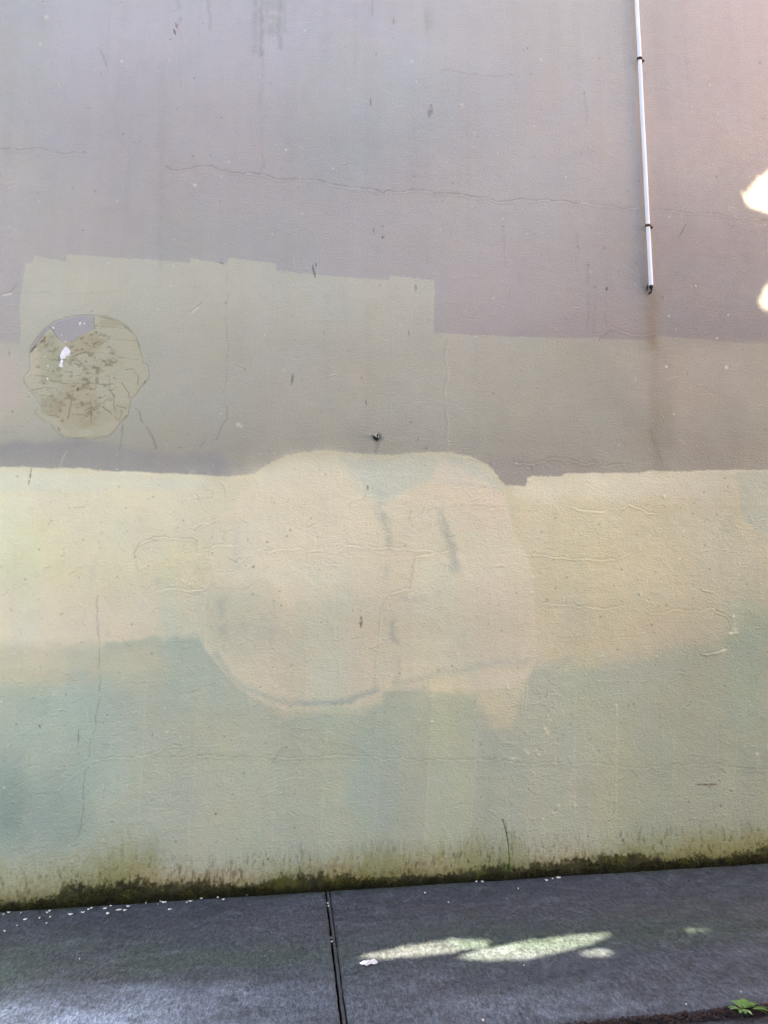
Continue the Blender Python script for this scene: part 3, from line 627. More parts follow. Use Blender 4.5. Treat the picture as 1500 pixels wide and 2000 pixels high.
    for poly in [[(128, 677), (133, 680), (138, 686), (136, 694), (130, 696), (127, 701), (120, 702), (117, 697), (120, 688)],
                 [(119, 702), (124, 704), (122, 711), (124, 717), (119, 718), (115, 715), (118, 709)],
                 [(155, 630), (159, 629), (157, 636), (154, 636)], [(162, 631), (169, 632), (168, 634), (163, 634)], [(103, 639), (107, 640), (106, 643), (102, 642)],
                 [(126, 665), (130, 667), (128, 669)], [(93, 714), (97, 715), (95, 718), (92, 717)], [(86, 696), (90, 696), (88, 698)], [(91, 738), (95, 739), (93, 743)], [(119, 654), (122, 655), (120, 657)]]:
        bm = bmesh.new(); cc = np.mean(poly, 0); ring = []
        for k, (a, b) in enumerate(poly):
            p = on_wall(a, b); ring.append(bm.verts.new((p[0], -.0035, p[2])))
        m = on_wall(*cc); top = bm.verts.new((m[0], -.0085, m[2]))
        for k in range(len(ring)): bm.faces.new((ring[k], ring[(k+1) % len(ring)], top))
        bmesh.ops.recalc_face_normals(bm, faces=bm.faces)
        e = bpy.data.meshes.new('paper_flake'); bm.to_mesh(e); bm.free()
        f = link('paper_flake', e, M_PAPER, root); f.location = -Vector(c)
build_pasteup()

# ------------------------------------------------------------------ footpath, joint, road
EA, EB = on_ground(1100, 1997), on_ground(1500, 1957)       # outer edge of the footpath
ESL = (EB[1]-EA[1])/(EB[0]-EA[0])
def edge_y(x): return EA[1]+ESL*(x-EA[0])
J0, J1 = on_ground(640, 1736), on_ground(673, 2000)
GAP = .022
def joint_x(y): return J0[0]+(J1[0]-J0[0])*(y-J0[1])/(J1[1]-J0[1])
def ground_paint(x, y):
    u, v = project(x, y, ground_z(x, y))
    C = np.zeros(x.shape+(3,))
    def B(m, c):
        m = np.clip(m, 0, 1)[..., None]; C[:] = C*(1-m)+paint(c)*m
    n1 = fbm(x*1.3, y*3, 4, 1); n2 = fbm(x*5, y*12, 4, 3); n3 = fbm(x*2.1, y*2.4+5, 4, 6)
    C[:] = paint((68, 70, 78))
    # paler towards the viewer: open sky light painted in, along with stain
    B(sstep(-.05, -.8, y+.15*n1)*.0, (90, 92, 104))
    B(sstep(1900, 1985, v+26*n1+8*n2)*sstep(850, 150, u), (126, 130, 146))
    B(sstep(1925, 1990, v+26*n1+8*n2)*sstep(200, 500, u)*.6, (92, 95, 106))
    B(sstep(1740, 1780, v+10*n2)*sstep(1840, 1800, v)*sstep(350, 600, u)*.5, (78, 74, 82))
    gb = np.interp(u, [0, 400, 700, 1100, 1500], [1890, 1860, 1845, 1820, 1800])
    B(np.exp(-((v-gb+38*n1+12*n2)/34)**2)*(.65+.5*n3), (62, 74, 66))
    B(sstep(.1, .5, n3)*.35, (62, 66, 76)); B(sstep(.1, .5, -n3)*.3, (76, 72, 80))
    B(np.exp(-((y+.02)/.06)**2)*sstep(-.4, .3, n2)*.8, (58, 68, 56))
    for pts_, wd_, am_ in (([(1040, 1973), (1080, 1984), (1150, 1980), (1215, 1972), (1240, 1958), (1200, 1952)], 5, .45), ([(1100, 1950), (1180, 1945), (1230, 1955)], 10, .3), ([(900, 1960), (1100, 1950)], 14, .25)):
        B(np.exp(-(seg_d(u, v+5*n2, pts_)/wd_)**2)*am_, (110, 112, 122))
    B(sstep(.25, .5, n2)*.35, (88, 92, 100)); B(sstep(.25, .5, -n2)*.3, (50, 52, 60))
    C *= np.array([.85, .94, 1.07])*(.74+.26*sstep(1780, 1950, v)+.22*sstep(1930, 1990, v)*sstep(420, 100, u))[..., None]  # tint, plus painted light: dimmer near the wall, brighter at bottom left
    return C, u, v
def slab(x0f, x1f, name, lab):
    """x0f/x1f give the slab's side edges as functions of y"""
    ny = 430; t = np.linspace(0, 1, ny)
    nx = 620 if name == 'a' else 620
    pass
def build_slabs():
    out = []
    xl, xr = XV0-.1, XV1+.3
    for side in (0, 1):
        if side == 0: a = np.concatenate([[-9., -6, -4], np.arange(xl, joint_x(-1.0), .0065)])
        else: a = np.concatenate([np.arange(joint_x(-1.0), xr, .0065), [4.2, 5.5, 7.9, 8.9]])
        ny = int((2.3)/.0065); tt = np.linspace(0, 1, ny)
        A, T = np.meshgrid(a, tt, indexing='ij')
        Y = -GAP + (edge_y(A)+GAP)*T
        # shear columns so that the side of the slab follows the joint
        wgt = np.exp(-np.abs(A-joint_x(-1.0))/1.2)
        Xs = A + (joint_x(Y)-joint_x(-1.0))*wgt
        Xs = Xs + (-1 if side == 0 else 1)*(.0100+.004*fbm(Y*14, Y*0+side, 4, 4))*wgt**6
        C, u, v = ground_paint(Xs, Y)
        n1 = fbm(Xs*40, Y*40, 3, 2); n2 = fbm(Xs*3, Y*3, 3, 4)
        dj = np.abs(Xs-joint_x(Y))
        Zs = ground_z(Xs, Y)+.0012*n1+.002*n2
        Zs -= .006*np.exp(-np.maximum(dj-.008, 0)/.006)            # worn arris
        edge = np.maximum(Y-edge_y(Xs), 0)
        Zs -= .012*np.exp(-edge/.012)*(1+.6*n1)
        C *= (1-.45*np.exp(-np.maximum(dj-.008, 0)/.008))[..., None]
        C *= (1-.5*np.exp(-edge/.03))[..., None]
        vv = np.stack([Xs, Y, Zs], -1)
        nX, nY = A.shape
        F = [grid_faces(nX, nY)]
        V0 = vv.reshape(-1, 3); N = len(V0); skirts = []; Cc = C.reshape(-1, 3)
        for idx in (np.arange(nY), np.arange(nY)+(nX-1)*nY, np.arange(nX)*nY, np.arange(nX)*nY+nY-1):
            lowv = V0[idx].copy(); lowv[:, 2] -= .11
            base = N+sum(len(q) for q in skirts); skirts.append(lowv)
            k = np.arange(len(idx)-1)
            F.append(np.stack([idx[k], idx[k+1], base+k+1, base+k], -1)); Cc = np.concatenate([Cc, Cc[idx]*.6])
        me = mesh_np('footpath_slab', np.concatenate([V0]+skirts), np.concatenate(F), True)
        col_attr(me, 'paint', np.clip(Cc, .004, .9))
        bmx = bmesh.new(); bmx.from_mesh(me); bmesh.ops.recalc_face_normals(bmx, faces=bmx.faces); bmx.to_mesh(me); bmx.free()
        tag(link('footpath', me, M_CONC), kind='structure')
build_slabs()
# joint filler strip, sunk between the two slabs
def build_joint():
    ys = np.linspace(-GAP, EA[1]-.3, 500); M = simple_mat('joint_filler', (.045, .050, .058), .7, .6, 60, .3, .004)
    V_ = []
    for y in ys:
        cx = joint_x(y)+.0008*math.sin(y*31)
        z = ground_z(cx, y)-.0035
        n = float(fbm(np.array([y*60.]), np.array([1.]), 3, 2)[0])
        for ox, oz in ((-.0075, -.02), (-.0055, .001+.002*n), (0, .003+.003*n), (.0055, .001+.002*n), (.0075, -.02)):
            V_.append((cx+ox, y, z+oz))
    me = mesh_np('pavement_joint', V_, grid_faces(len(ys), 5), True)
    tag(link('pavement_joint', me, M), kind='structure')
build_joint()
def build_ground():
    m, t, b = new_mat('asphalt', .8, .3)
    n1 = noise_node(t, 160, 4, .7); n2 = noise_node(t, 6, 4, .6); n3 = noise_node(t, 55, 3, .6)
    rg = t.nodes.new('ShaderNodeRGB'); rg.outputs[0].default_value = (.05, .054, .065, 1)
    c = vmul(t, rg.outputs[0], mrange(t, n1.outputs[0], .4, 1.8, .3, .7)); c = vmul(t, c, mrange(t, n2.outputs[0], .7, 1.3))
    t.links.new(c, b.inputs['Base Color'])
    nn = bump(t, n3.outputs[0], .008); nn = bump(t, n1.outputs[0], .003, 1, nn); t.links.new(nn, b.inputs['Normal'])
    a = np.concatenate([[-9, -6.], np.arange(-3.2, 4.4, .02), [5.5, 7.9, 8.9]]); tt = np.linspace(0, 1, 160)**2.2
    A, T = np.meshgrid(a, tt, indexing='ij')
    Y0 = edge_y(A)-.004; Y = Y0+(-9.0-Y0)*T
    Zr = ground_z(A, Y)-.028+.004*fbm(A*25, Y*25, 3, 2)-.012*np.exp((Y-Y0)/.05)
    me = mesh_np('road', np.stack([A, Y, Zr], -1).reshape(-1, 3), grid_faces(*A.shape), True)
    tag(link('road', me, m), kind='structure')
    # bed under the slabs and far ground sheet
    bed = simple_mat('damp_soil', (.014, .013, .010), .95, .4, 40, .1, .01)
    v = [(-60, 60, -3.0), (60, 60, -3.0), (60, -60, -3.0), (-60, -60, -3.0)]
    z = lambda x, y: ground_z(x, y)-.10
    v = [(-9, .05, z(-9, .05)), (8.9, .05, z(8.9, .05)), (8.9, -9, z(8.9, -9)), (-9, -9, z(-9, -9))]
    tag(link('subsoil', mesh_np('subsoil', v, [(0, 3, 2, 1)]), bed), kind='structure')
    far = simple_mat('far_asphalt', (.06, .062, .068), .85, .25, 2, .2)
    v = [(-300, 300, -.9), (300, 300, -.9), (300, -300, -.9), (-300, -300, -.9)]
    tag(link('ground', mesh_np('ground', v, [(0, 3, 2, 1)]), far), kind='structure')
build_ground()

# ------------------------------------------------------------------ moss along the foot of the wall
def build_moss():
    rs = np.random.RandomState(3); Vs = []; Fs = []
    cols = []
    for k in range(15000):
        u = rs.uniform(-40, 1540); x = on_wall(u, 1720)[0]; x += rs.uniform(-.003, .003)
        mt = float(np.interp(u, [0, 60, 150, 220, 300, 400, 500, 600, 700, 900, 1000, 1100, 1200, 1300, 1400, 1500], [.09, .10, .13, .14, .11, .10, .085, .085, .10, .08, .08, .08, .09, .10, .095, .115]))
        nz = float(fbm(np.array([x*9.]), np.array([.3]), 3, 1)[0])
        hgt = mt*(.62+.5*nz)*rs.rand()**1.3
        if nz < -.1 and rs.rand() < .55: continue
        z = GZ0+GSX*x+hgt-.02
        y = -.006-rs.rand()*.006
        L = rs.uniform(.003, .009); a = rs.uniform(-1.2, 1.2); wd = L*.35
        dx, dz, dy = math.sin(a)*L, math.cos(a)*L*.8, -rs.uniform(.2, .9)*L
        b = len(Vs)
        Vs += [(x-wd, y, z), (x+wd, y, z), (x+dx+wd*.3, y+dy, z+dz), (x+dx-wd*.6, y+dy*.8, z+dz*1.05)]
        Fs.append((b, b+1, b+2, b+3))
        g = rs.rand(); c = np.array((.022, .026, .008))*(1-g)+np.array((.075, .085, .014))*g
        if rs.rand() < .3: c = np.array((.012, .012, .009))
        cols += [c]*4
    me = mesh_np('moss', Vs, Fs); col_attr(me, 'paint', np.array(cols))
    m, t, b = new_mat('moss', .95, .1); a = t.nodes.new('ShaderNodeVertexColor'); a.layer_name = 'paint'
    n = noise_node(t, 30, 3); t.links.new(vmul(t, a.outputs[0], mrange(t, n.outputs[0], .6, 1.4)), b.inputs['Base Color'])
    tag(link('moss', me, m), 'dark green moss tufts along the damp foot of the wall', 'moss', kind='stuff')
build_moss()

# ------------------------------------------------------------------ conduit with straps
def tube(bm, pts, r, n=14, cap=True):
    rings = []
    for i, p in enumerate(pts):
        p = Vector(p); q = Vector(pts[min(i+1, len(pts)-1)])-Vector(pts[max(i-1, 0)]); q.normalize()
        s = q.cross(Vector((0, 1, 0))); s = s.normalized() if s.length > .1 else q.cross(Vector((1, 0, 0))).normalized(); t = q.cross(s)
        rr = r[i] if hasattr(r, '__len__') else r
        rings.append([bm.verts.new(p+s*math.cos(2*math.pi*k/n)*rr+t*math.sin(2*math.pi*k/n)*rr) for k in range(n)])
    for a, b in zip(rings[:-1], rings[1:]):
        for k in range(n): bm.faces.new((a[k], a[(k+1) % n], b[(k+1) % n], b[k]))
    if cap:
        bm.faces.new(rings[0]); bm.faces.new(rings[-1])
def bm_obj(name, bm, mat, parent=None, smooth=True):
    bmesh.ops.recalc_face_normals(bm, faces=bm.faces)
    me = bpy.data.meshes.new(name); bm.to_mesh(me); bm.free()
    if smooth:
        me.polygons.foreach_set('use_smooth', np.ones(len(me.polygons), bool))
    return link(name, me, mat, parent)
def build_conduit():
    off = -.030; r = .0135
    pb = on_wall(1271.5, 558, off); pt = on_wall(1243.5, 0, off)
    d = (pt-pb)/(pt[2]-pb[2]); pt = pb+d*(7.6-pb[2])
    root = empty('conduit', tuple(pb), 'thin white plastic conduit running down the upper wall with an open broken end', 'pipe')
    m, t, b = new_mat('white_conduit', .38, .5)
    n = noise_node(t, 1, 4, .6, (60, 60, 3)); rg = t.nodes.new('ShaderNodeRGB'); rg.outputs[0].default_value = (.70, .71, .74, 1)
    t.links.new(vmul(t, rg.outputs[0], mrange(t, n.outputs[0], .93, 1.03)), b.inputs['Base Color'])
    loc = lambda p: Vector(p)-Vector(pb)
    bm = bmesh.new()
    pts = []
    for k in range(60):
        p = pb+(pt-pb)*(k/59); wig = .0022*math.sin(k*.55)+.001*math.sin(k*1.7)
        pts.append(loc((p[0]+wig*.5, p[1]+wig*.4, p[2])))
    tube(bm, pts, r, 18, cap=False)
    tube(bm, [pts[0], pts[0]+(pts[1]-pts[0])*.2], r*.8, 14, cap=False)
    bm_obj('pipe', bm, m, root)
    dark = simple_mat('dark_end', (.012, .011, .012), .6, .3, 80, .4)
    rust = simple_mat('rusted_strap', (.060, .030, .022), .75, .5, 160, .3, .002)
    bm = bmesh.new(); p0 = pts[0]
    tube(bm, [p0+Vector((0, 0, .02)), p0+Vector((0, 0, -.004)), p0+Vector((.0005, 0, -.014)), p0+Vector((.001, .002, -.020))], [r*.75, r*1.02, r*.95, r*.5], 14)
    bm_obj('end_plug', bm, dark, root)
    bm = bmesh.new()
    tube(bm, [p0+Vector(q) for q in ((.0, .01, -.016), (.010, .014, -.026), (.009, .017, -.036), (-.002, .018, -.042), (-.009, .022, -.05))], [.003, .0035, .0045, .007, .003], 8)
    tube(bm, [p0+Vector(q) for q in ((-.012, .018, .014), (-.016, .022, .0), (-.013, .026, -.012), (-.02, .028, -.02))], [.004, .0045, .004, .003], 8)
    tube(bm, [p0+Vector(q) for q in ((.012, .02, .008), (.018, .024, -.004), (.014, .026, -.03))], [.003, .004, .003], 8)
    bm_obj('torn_wire', bm, dark, root)
    for (u, v) in ((1249.5, 115), (1267.5, 441), (1235, -330)):
        c = on_wall(u, v, off); k = (c[2]-pb[2])/(pt[2]-pb[2]); c = pb+(pt-pb)*k; c = loc(c)
        bm = bmesh.new()
        for dz in (-.006, .0, .006):
            n = 20; ring = []
            for kk in range(n+1):
                a = -math.pi*.0+math.pi*2*kk/n
                ring.append(c+Vector((math.cos(a)*(r+.0022), math.sin(a)*(r+.0022), dz-.004*math.sin(a)*-1)))
            tube(bm, ring, .0032, 6, cap=False)
        tube(bm, [c+Vector((r*.6, -.002, -.002)), c+Vector((r+.010, .006, -.006)), c+Vector((r+.016, .016, -.008)), c+Vector((r+.017, .034, -.008))], [.004, .005, .006, .004], 8)
        st = bm_obj('strap', bm, rust, root)
        bm = bmesh.new()
        bmesh.ops.create_uvsphere(bm, u_segments=12, v_segments=8, radius=.0085, matrix=Matrix.Translation(c+Vector((r+.015, .004, -.007)))@Matrix.Diagonal((1, .7, 1.1, 1)))
        bm_obj('screw_head', bm, rust, st)
build_conduit()

# ------------------------------------------------------------------ broken wall fixing with torn paint
def build_fixing():
    c = on_wall(735, 853)
    root = empty('broken_fixing', tuple(c), 'broken fixing in a small hole with curled white torn paint, just above the pale oval', 'fixing')
    dark = simple_mat('hole_dark', (.02, .018, .016), .8, .4, 90); wht = simple_mat('torn_paint', (.74, .73, .68), .6, .15, 80)
    bm = bmesh.new(); rs = np.random.RandomState(2)
    n = 18; ring = [bm.verts.new((math.cos(a)*(.014+.006*rs.rand()), -.0045, math.sin(a)*(.016+.008*rs.rand())-.004)) for a in np.linspace(0, 2*math.pi, n, endpoint=False)]
    mid = bm.verts.new((0, .006, 0))
    for k in range(n): bm.faces.new((ring[k], ring[(k+1) % n], mid))
    tube(bm, [(.006, .0, -.004), (.005, -.010, -.008), (.004, -.014, -.012)], [.005, .0045, .003], 8)
    tube(bm, [(.0, .0, -.012), (-.001, -.007, -.026), (.001, -.006, -.036)], [.003, .0025, .001], 6)
    bm_obj('hole', bm, dark, root, False)
    def curl(name, pts, wd):
        bm = bmesh.new(); prev = None
        for i, p in enumerate(pts):
            p = Vector(p); w_ = wd*(1-.75*abs(i/(len(pts)-1)-.4))
            a, b, d = bm.verts.new(p+Vector((w_, -.001, w_*.4))), bm.verts.new(p+Vector((0, -.006, 0))), bm.verts.new(p+Vector((-w_, .001, -w_*.4)))
            if prev: bm.faces.new((prev[0], a, b, prev[1])); bm.faces.new((prev[1], b, d, prev[2]))
            prev = (a, b, d)
        bmesh.ops.solidify(bm, geom=bm.faces, thickness=.0012)
        bm_obj(name, bm, wht, root, False)
    curl('torn_flap', [(.004, -.006, .022), (-.002, -.012, .018), (-.004, -.015, .010), (-.001, -.012, .003)], .006)
    curl('torn_flap', [(-.022, -.006, .014), (-.014, -.011, .010), (-.006, -.013, .001), (.002, -.012, -.006)], .0055)
    curl('torn_flap', [(.010, -.010, .004), (.013, -.012, -.004), (.010, -.011, -.012)], .004)
    bm = bmesh.new(); bmesh.ops.create_icosphere(bm, subdivisions=2, radius=.0055, matrix=Matrix.Translation((-.038, -.006, .012)))
    bm_obj('paint_lump', bm, wht, root)
build_fixing()

# ------------------------------------------------------------------ weeds
M_GREEN = simple_mat('weed_leaf', (.10, .20, .045), .55, .3, 60, .4)
M_STEM = simple_mat('weed_stem', (.10, .17, .05), .6, .3, 60)
M_PALE = simple_mat('pale_leaf', (.22, .33, .14), .55, .25, 60, .4)
def leaf(bm, base, dirv, L, wd, droop=.2, up=Vector((0, 0, 1)), n=6):
    dirv = Vector(dirv).normalized(); s = dirv.cross(up); s = s.normalized() if s.length > .05 else Vector((1, 0, 0)); nn = s.cross(dirv)
    prev = None
    for i in range(n+1):
        t = i/n; p = Vector(base)+dirv*L*t-up*(droop*L*t*t)
        w_ = wd*math.sin(math.pi*min(t*.93+.05, 1))**.8*.5
        a, b, c = bm.verts.new(p+s*w_+nn*w_*.35), bm.verts.new(p), bm.verts.new(p-s*w_+nn*w_*.35)
        if prev: bm.faces.new((prev[0], a, b, prev[1])); bm.faces.new((prev[1], b, c, prev[2]))
        prev = (a, b, c)
def build_wall_weed():
    rs = np.random.RandomState(8)
    px = [(994, 1700), (994.5, 1672), (993, 1650), (990, 1634), (987.5, 1622), (984, 1608), (980, 1600)]
    P = [on_wall(a, b, -.022-.002*i) for i, (a, b) in enumerate(px)]
    c = P[0]; root = empty('wall_weed', tuple(c), 'thin wispy green weed growing up the wall from the mossy gap', 'weed')
    L = [Vector(p)-Vector(c) for p in P]
    bm = bmesh.new(); tube(bm, L, [.003, .0026, .0024, .002, .0018, .0014, .001], 6)
    br = [on_wall(a, b, -.03) for a, b in ((987.5, 1622), (988, 1614), (988.5, 1606))]
    tube(bm, [Vector(p)-Vector(c) for p in br], [.0016, .0014, .001], 6)
    bm_obj('stem', bm, M_STEM, root)
    bm = bmesh.new()
    for k in range(130):
        t = rs.rand()*5.7; i = int(t); p = L[i].lerp(L[i+1], t-i)
        a = rs.uniform(-1.4, 1.4); d = (math.sin(a), -rs.uniform(.1, .6), math.cos(a)*.8+.15)
        leaf(bm, p, d, rs.uniform(.012, .030), rs.uniform(.003, .006), .2, n=3)
    for k in range(34):
        a = rs.uniform(-1.9, 1.9); d = (math.sin(a), -rs.uniform(.2, .8), math.cos(a)*.6)
        leaf(bm, L[0]+Vector((rs.uniform(-.02, .02), 0, rs.uniform(-.005, .03))), d, rs.uniform(.015, .035), rs.uniform(.003, .006), .4, n=4)
    bm_obj('foliage', bm, M_GREEN, root, False)
build_wall_weed()
def build_gutter_weed():
    c = on_ground(1453, 1972); root = empty('gutter_weed', tuple(c), 'low broad-leaved green weed in the crack at the footpath edge', 'weed')
    rs = np.random.RandomState(4)
    g = bmesh.new()
    for dx, dz, L, wd, y, lift in [(-.06, .0, .055, .020, 0, .25), (-.02, .0, .075, .034, .01, .5), (.02, .0, .085, .040, .01, .5), (.05, .0, .09, .030, 0, .15), (-.04, 0, .04, .022, -.03, .1),
                               (.0, 0, .05, .026, -.03, .2), (-.01, 0, .055, .03, .03, .9), (.035, 0, .06, .03, .02, .8), (.09, 0, .06, .026, -.02, -.05), (.11, .0, .07, .028, -.02, .05), (-.03, .0, .05, .02, .03, .7)]:
        a = math.atan2(y+rs.uniform(-.02, .02), dx+rs.uniform(-.02, .02))
        leaf(g, (dx*.5, y*.5, .008), (math.cos(a), math.sin(a), lift+.15), L, wd, .35)
    bm_obj('foliage', g, M_GREEN, root)
    root.scale = (.72, .72, .6)
    p = bmesh.new(); leaf(p, (-.03, -.005, .012), (-1, .05, .12), .05, .013, .2); leaf(p, (-.01, -.02, .01), (.4, -1, .2), .045, .022, .3); leaf(p, (.13, -.02, .01), (.3, -.7, .1), .06, .024, .3)
    bm_obj('pale_foliage', p, M_PALE, root)
    s = bmesh.new(); tube(s, [(-.05, 0, .004), (0, 0, .010), (.06, .0, .016), (.12, -.015, .012), (.15, -.02, .008)], .0022, 6)
    tube(s, [(.07, .03, .03), (.09, .0, .02), (.11, -.02, .006)], .002, 6)
    bm_obj('stem', s, M_STEM, root)
build_gutter_weed()
def build_crack_debris():
    rs = np.random.RandomState(9); Vs, Fs = [], []
    for k in range(2600):
        x = rs.uniform(on_ground(1040, 2000)[0], on_ground(1500, 1960)[0]+.3); y = edge_y(x)-rs.gamma(1.3, .018)+.012
        z = ground_z(x, y)-.02+rs.rand()*.014; L = rs.uniform(.002, .009)
        b = len(Vs); a = rs.uniform(0, 6.3)
        Vs += [(x, y, z+L*.5), (x+L*math.cos(a), y+L*math.sin(a), z), (x+L*math.cos(a+2), y+L*math.sin(a+2), z), (x+L*.8*math.cos(a+4.2), y+L*.8*math.sin(a+4.2), z+.001)]
        Fs += [(b, b+1, b+2), (b, b+2, b+3), (b, b+3, b+1)]
    m = simple_mat('leaf_litter', (.035, .022, .02), .9, .7, 120)
    tag(link('leaf_litter', mesh_np('leaf_litter', Vs, Fs), m), 'dark crumbled leaf litter along the footpath edge', 'litter', kind='stuff')
build_crack_debris()

# ------------------------------------------------------------------ chips and scraps on the footpath
M_CHIP = simple_mat('white_chip', (.62, .63, .62), .7, .12, 100)
def chip(u, v, wpx, hpx, seed):
    rs = np.random.RandomState(seed); p = on_ground(u, v); q = on_ground(u+wpx, v); wd = abs(q[0]-p[0])*.5
    q2 = on_ground(u, v+max(hpx, 1.5)); dp = min(abs(q2[1]-p[1])*.5, wd*1.3)
    bm = bmesh.new(); n = 9; ring = []; low = []
    for k in range(n):
        a = 2*math.pi*k/n; rr = rs.uniform(.65, 1.1)
        x, y = math.cos(a)*wd*rr, math.sin(a)*dp*rr
        z = GSX*x+GSY*y+.0015+.0035*rs.rand()*(1+math.cos(a*2))
        ring.append(bm.verts.new((x, y, z+.0018))); low.append(bm.verts.new((x*.96, y*.96, z)))
    bm.faces.new(ring); bm.faces.new(low[::-1])
    for k in range(n): bm.faces.new((ring[k], ring[(k+1) % n], low[(k+1) % n], low[k]))
    bmesh.ops.recalc_face_normals(bm, faces=bm.faces)
    me = bpy.data.meshes.new('paint_chip'); bm.to_mesh(me); bm.free()
    o = link('paint_chip', me, M_CHIP); o.location = (p[0], p[1], ground_z(p[0], p[1]))
    return o
chips = [(7, 1787, 4, 2), (17, 1783, 9, 2.4), (20, 1777, 3, 2), (41, 1784, 3, 2), (49, 1797, 7, 2.4), (77, 1794, 4, 2), (92, 1783, 5, 3), (97, 1780, 5, 2), (98, 1792, 4, 2), (91, 1804, 4, 2.2), (137, 1787, 10, 2.2), (162, 1783, 8, 2),
         (173, 1777, 6, 2.4), (178, 1775, 5, 2), (205, 1775, 8, 2), (216, 1770, 4, 2), (211, 1785, 8, 3), (233, 1778, 14, 3), (244, 1779, 8, 2.4), (251, 1771, 11, 2.6), (285, 1765, 3, 2), (308, 1767, 3, 2), (313, 1762, 3, 2.4), (320, 1763, 12, 2.6),
         (331, 1777, 9, 2.8), (372, 1761, 10, 2), (393, 1756, 7, 2), (365, 1764, 4, 1.6), (451, 1747, 4, 2), (482, 1748, 10, 4), (487, 1744, 6, 2.6), (436, 1758, 7, 1.8), (425, 1754, 4, 1.6), (555, 1738, 5, 3), (687, 1725, 4, 2), (699, 1730, 6, 2.4),
         (711, 1730, 5, 2), (883, 1707, 7, 3), (930, 1723, 6, 2.2), (942, 1723, 6, 2.4), (830, 1745, 4, 2.2), (876, 1763, 3, 2), (1012, 1737, 3, 2), (1067, 1720, 8, 3), (1091, 1715, 10, 3.4), (1079, 1717, 4, 1.6), (1116, 1699, 8, 2.2), (1248, 1690, 9, 4),
         (1252, 1692, 7, 2), (1320, 1687, 6, 3), (1499, 1680, 5, 3), (1023, 1887, 3, 2), (943, 1994, 6, 4), (155, 1874, 3, 2), (640, 1765, 4, 3), (641, 1771, 4, 3), (648, 1840, 4, 3.4), (647, 1833, 3, 2), (1340, 1963, 4, 2), (1447, 1939, 4, 2), (9, 1820, 4, 2), (33, 1809, 3, 1.6)]
for i, (u, v, a, b) in enumerate(chips):
    big = a >= 9
    near = 'beside the slab joint' if 630 < u < 660 else ''
    o = chip(u, v, a, b, i)
    if near: lab = 'tiny white paint chip lying in the dark slab joint'
    elif v > 1800: lab = 'lone tiny white chip out on the open concrete away from the wall'
    elif u < 420: lab = 'larger white paint chip among the scatter at the lower left of the wall foot' if big else 'tiny white paint chip in the scatter at the lower left of the wall foot'
    elif u < 760: lab = 'white paint chip beside the wall foot near the slab joint'
    else: lab = 'white paint chip on the dark concrete under the right part of the wall'
    tag(o, lab, 'paint chip', {True: 'paint chips in the slab joint'}.get(bool(near), 'chips out on the open concrete' if v > 1800 else
        ('larger chips at lower left' if big else 'tiny chips at lower left') if u < 420 else 'chips near the slab joint' if u < 760 else 'chips under the right part of the wall'))
def build_scrap():
    m = simple_mat('paper_scrap', (.62, .66, .70), .7, .1, 60, .2, .003)
    out = [(702, 1884), (708, 1882), (713, 1883), (718, 1879), (726, 1880), (731, 1877), (737, 1879), (738, 1883), (731, 1885), (724, 1885), (718, 1887), (716, 1889), (712, 1887), (706, 1886)]
    c = on_ground(720, 1883); bm = bmesh.new(); rs = np.random.RandomState(3)
    ring = [Vector(on_ground(a, b))-Vector(c) for a, b in out]
    vs = [bm.verts.new(p+Vector((0, 0, .003+.006*rs.rand()))) for p in ring]
    ins = [bm.verts.new(p*.55+Vector((0, 0, .006+.014*rs.rand()))) for p in ring]
    mid = bm.verts.new((0, 0, .012)); n = len(vs)
    for k in range(n):
        bm.faces.new((vs[k], vs[(k+1) % n], ins[(k+1) % n], ins[k])); bm.faces.new((ins[k], ins[(k+1) % n], mid))
    bmesh.ops.recalc_face_normals(bm, faces=bm.faces)
    bmesh.ops.solidify(bm, geom=bm.faces, thickness=.001)
    o = bm_obj('paper_scrap', bm, m, None, False); o.location = c
    tag(o, 'crumpled white paper scrap on the concrete below the sunlit streaks', 'litter')
build_scrap()

# ------------------------------------------------------------------ surroundings that shape the light
def box_faces(bm, x0, x1, y0, y1, z0, z1):
    v = [bm.verts.new(p) for p in ((x0, y0, z0), (x1, y0, z0), (x1, y1, z0), (x0, y1, z0), (x0, y0, z1), (x1, y0, z1), (x1, y1, z1), (x0, y1, z1))]
    for f in ((0, 3, 2, 1), (4, 5, 6, 7), (0, 1, 5, 4), (1, 2, 6, 5), (2, 3, 7, 6), (3, 0, 4, 7)): bm.faces.new([v[k] for k in f])
def building(name, x0, x1, y0, y1, h, rgb, label, wins):
    root = empty(name, (x0, y0, 0), label, 'building')
    o = Vector((x0, y0, 0))
    bm = bmesh.new(); box_faces(bm, 0, x1-x0, 0, y1-y0, -.9, h); bm_obj('wall', bm, simple_mat(name+'_render', rgb, .9, .1, 3), root, False)
    bm = bmesh.new(); box_faces(bm, -.12, x1-x0+.12, -.12, y1-y0+.12, h+.003, h+.25); bm_obj('parapet', bm, simple_mat(name+'_parapet', [c*.8 for c in rgb], .9), root, False)
    gl = simple_mat('window_glass', (.03, .035, .04), .15, .1, 5, .6); fr = simple_mat('window_frame', (.5, .5, .48), .6)
    for (a0, a1, b0, b1, face) in wins:
        f = bmesh.new(); g = bmesh.new()
        if face == 'N': box_faces(f, a0, a1, y1-y0+.003, y1-y0+.06, b0, b1); box_faces(g, a0+.07, a1-.07, y1-y0+.062, y1-y0+.07, b0+.07, b1-.07)
        else: box_faces(f, -.06, -.003, a0, a1, b0, b1); box_faces(g, -.07, -.062, a0+.07, a1-.07, b0+.07, b1-.07)
        fo = bm_obj('window', f, fr, root, False); bm_obj('pane', g, gl, fo, False)
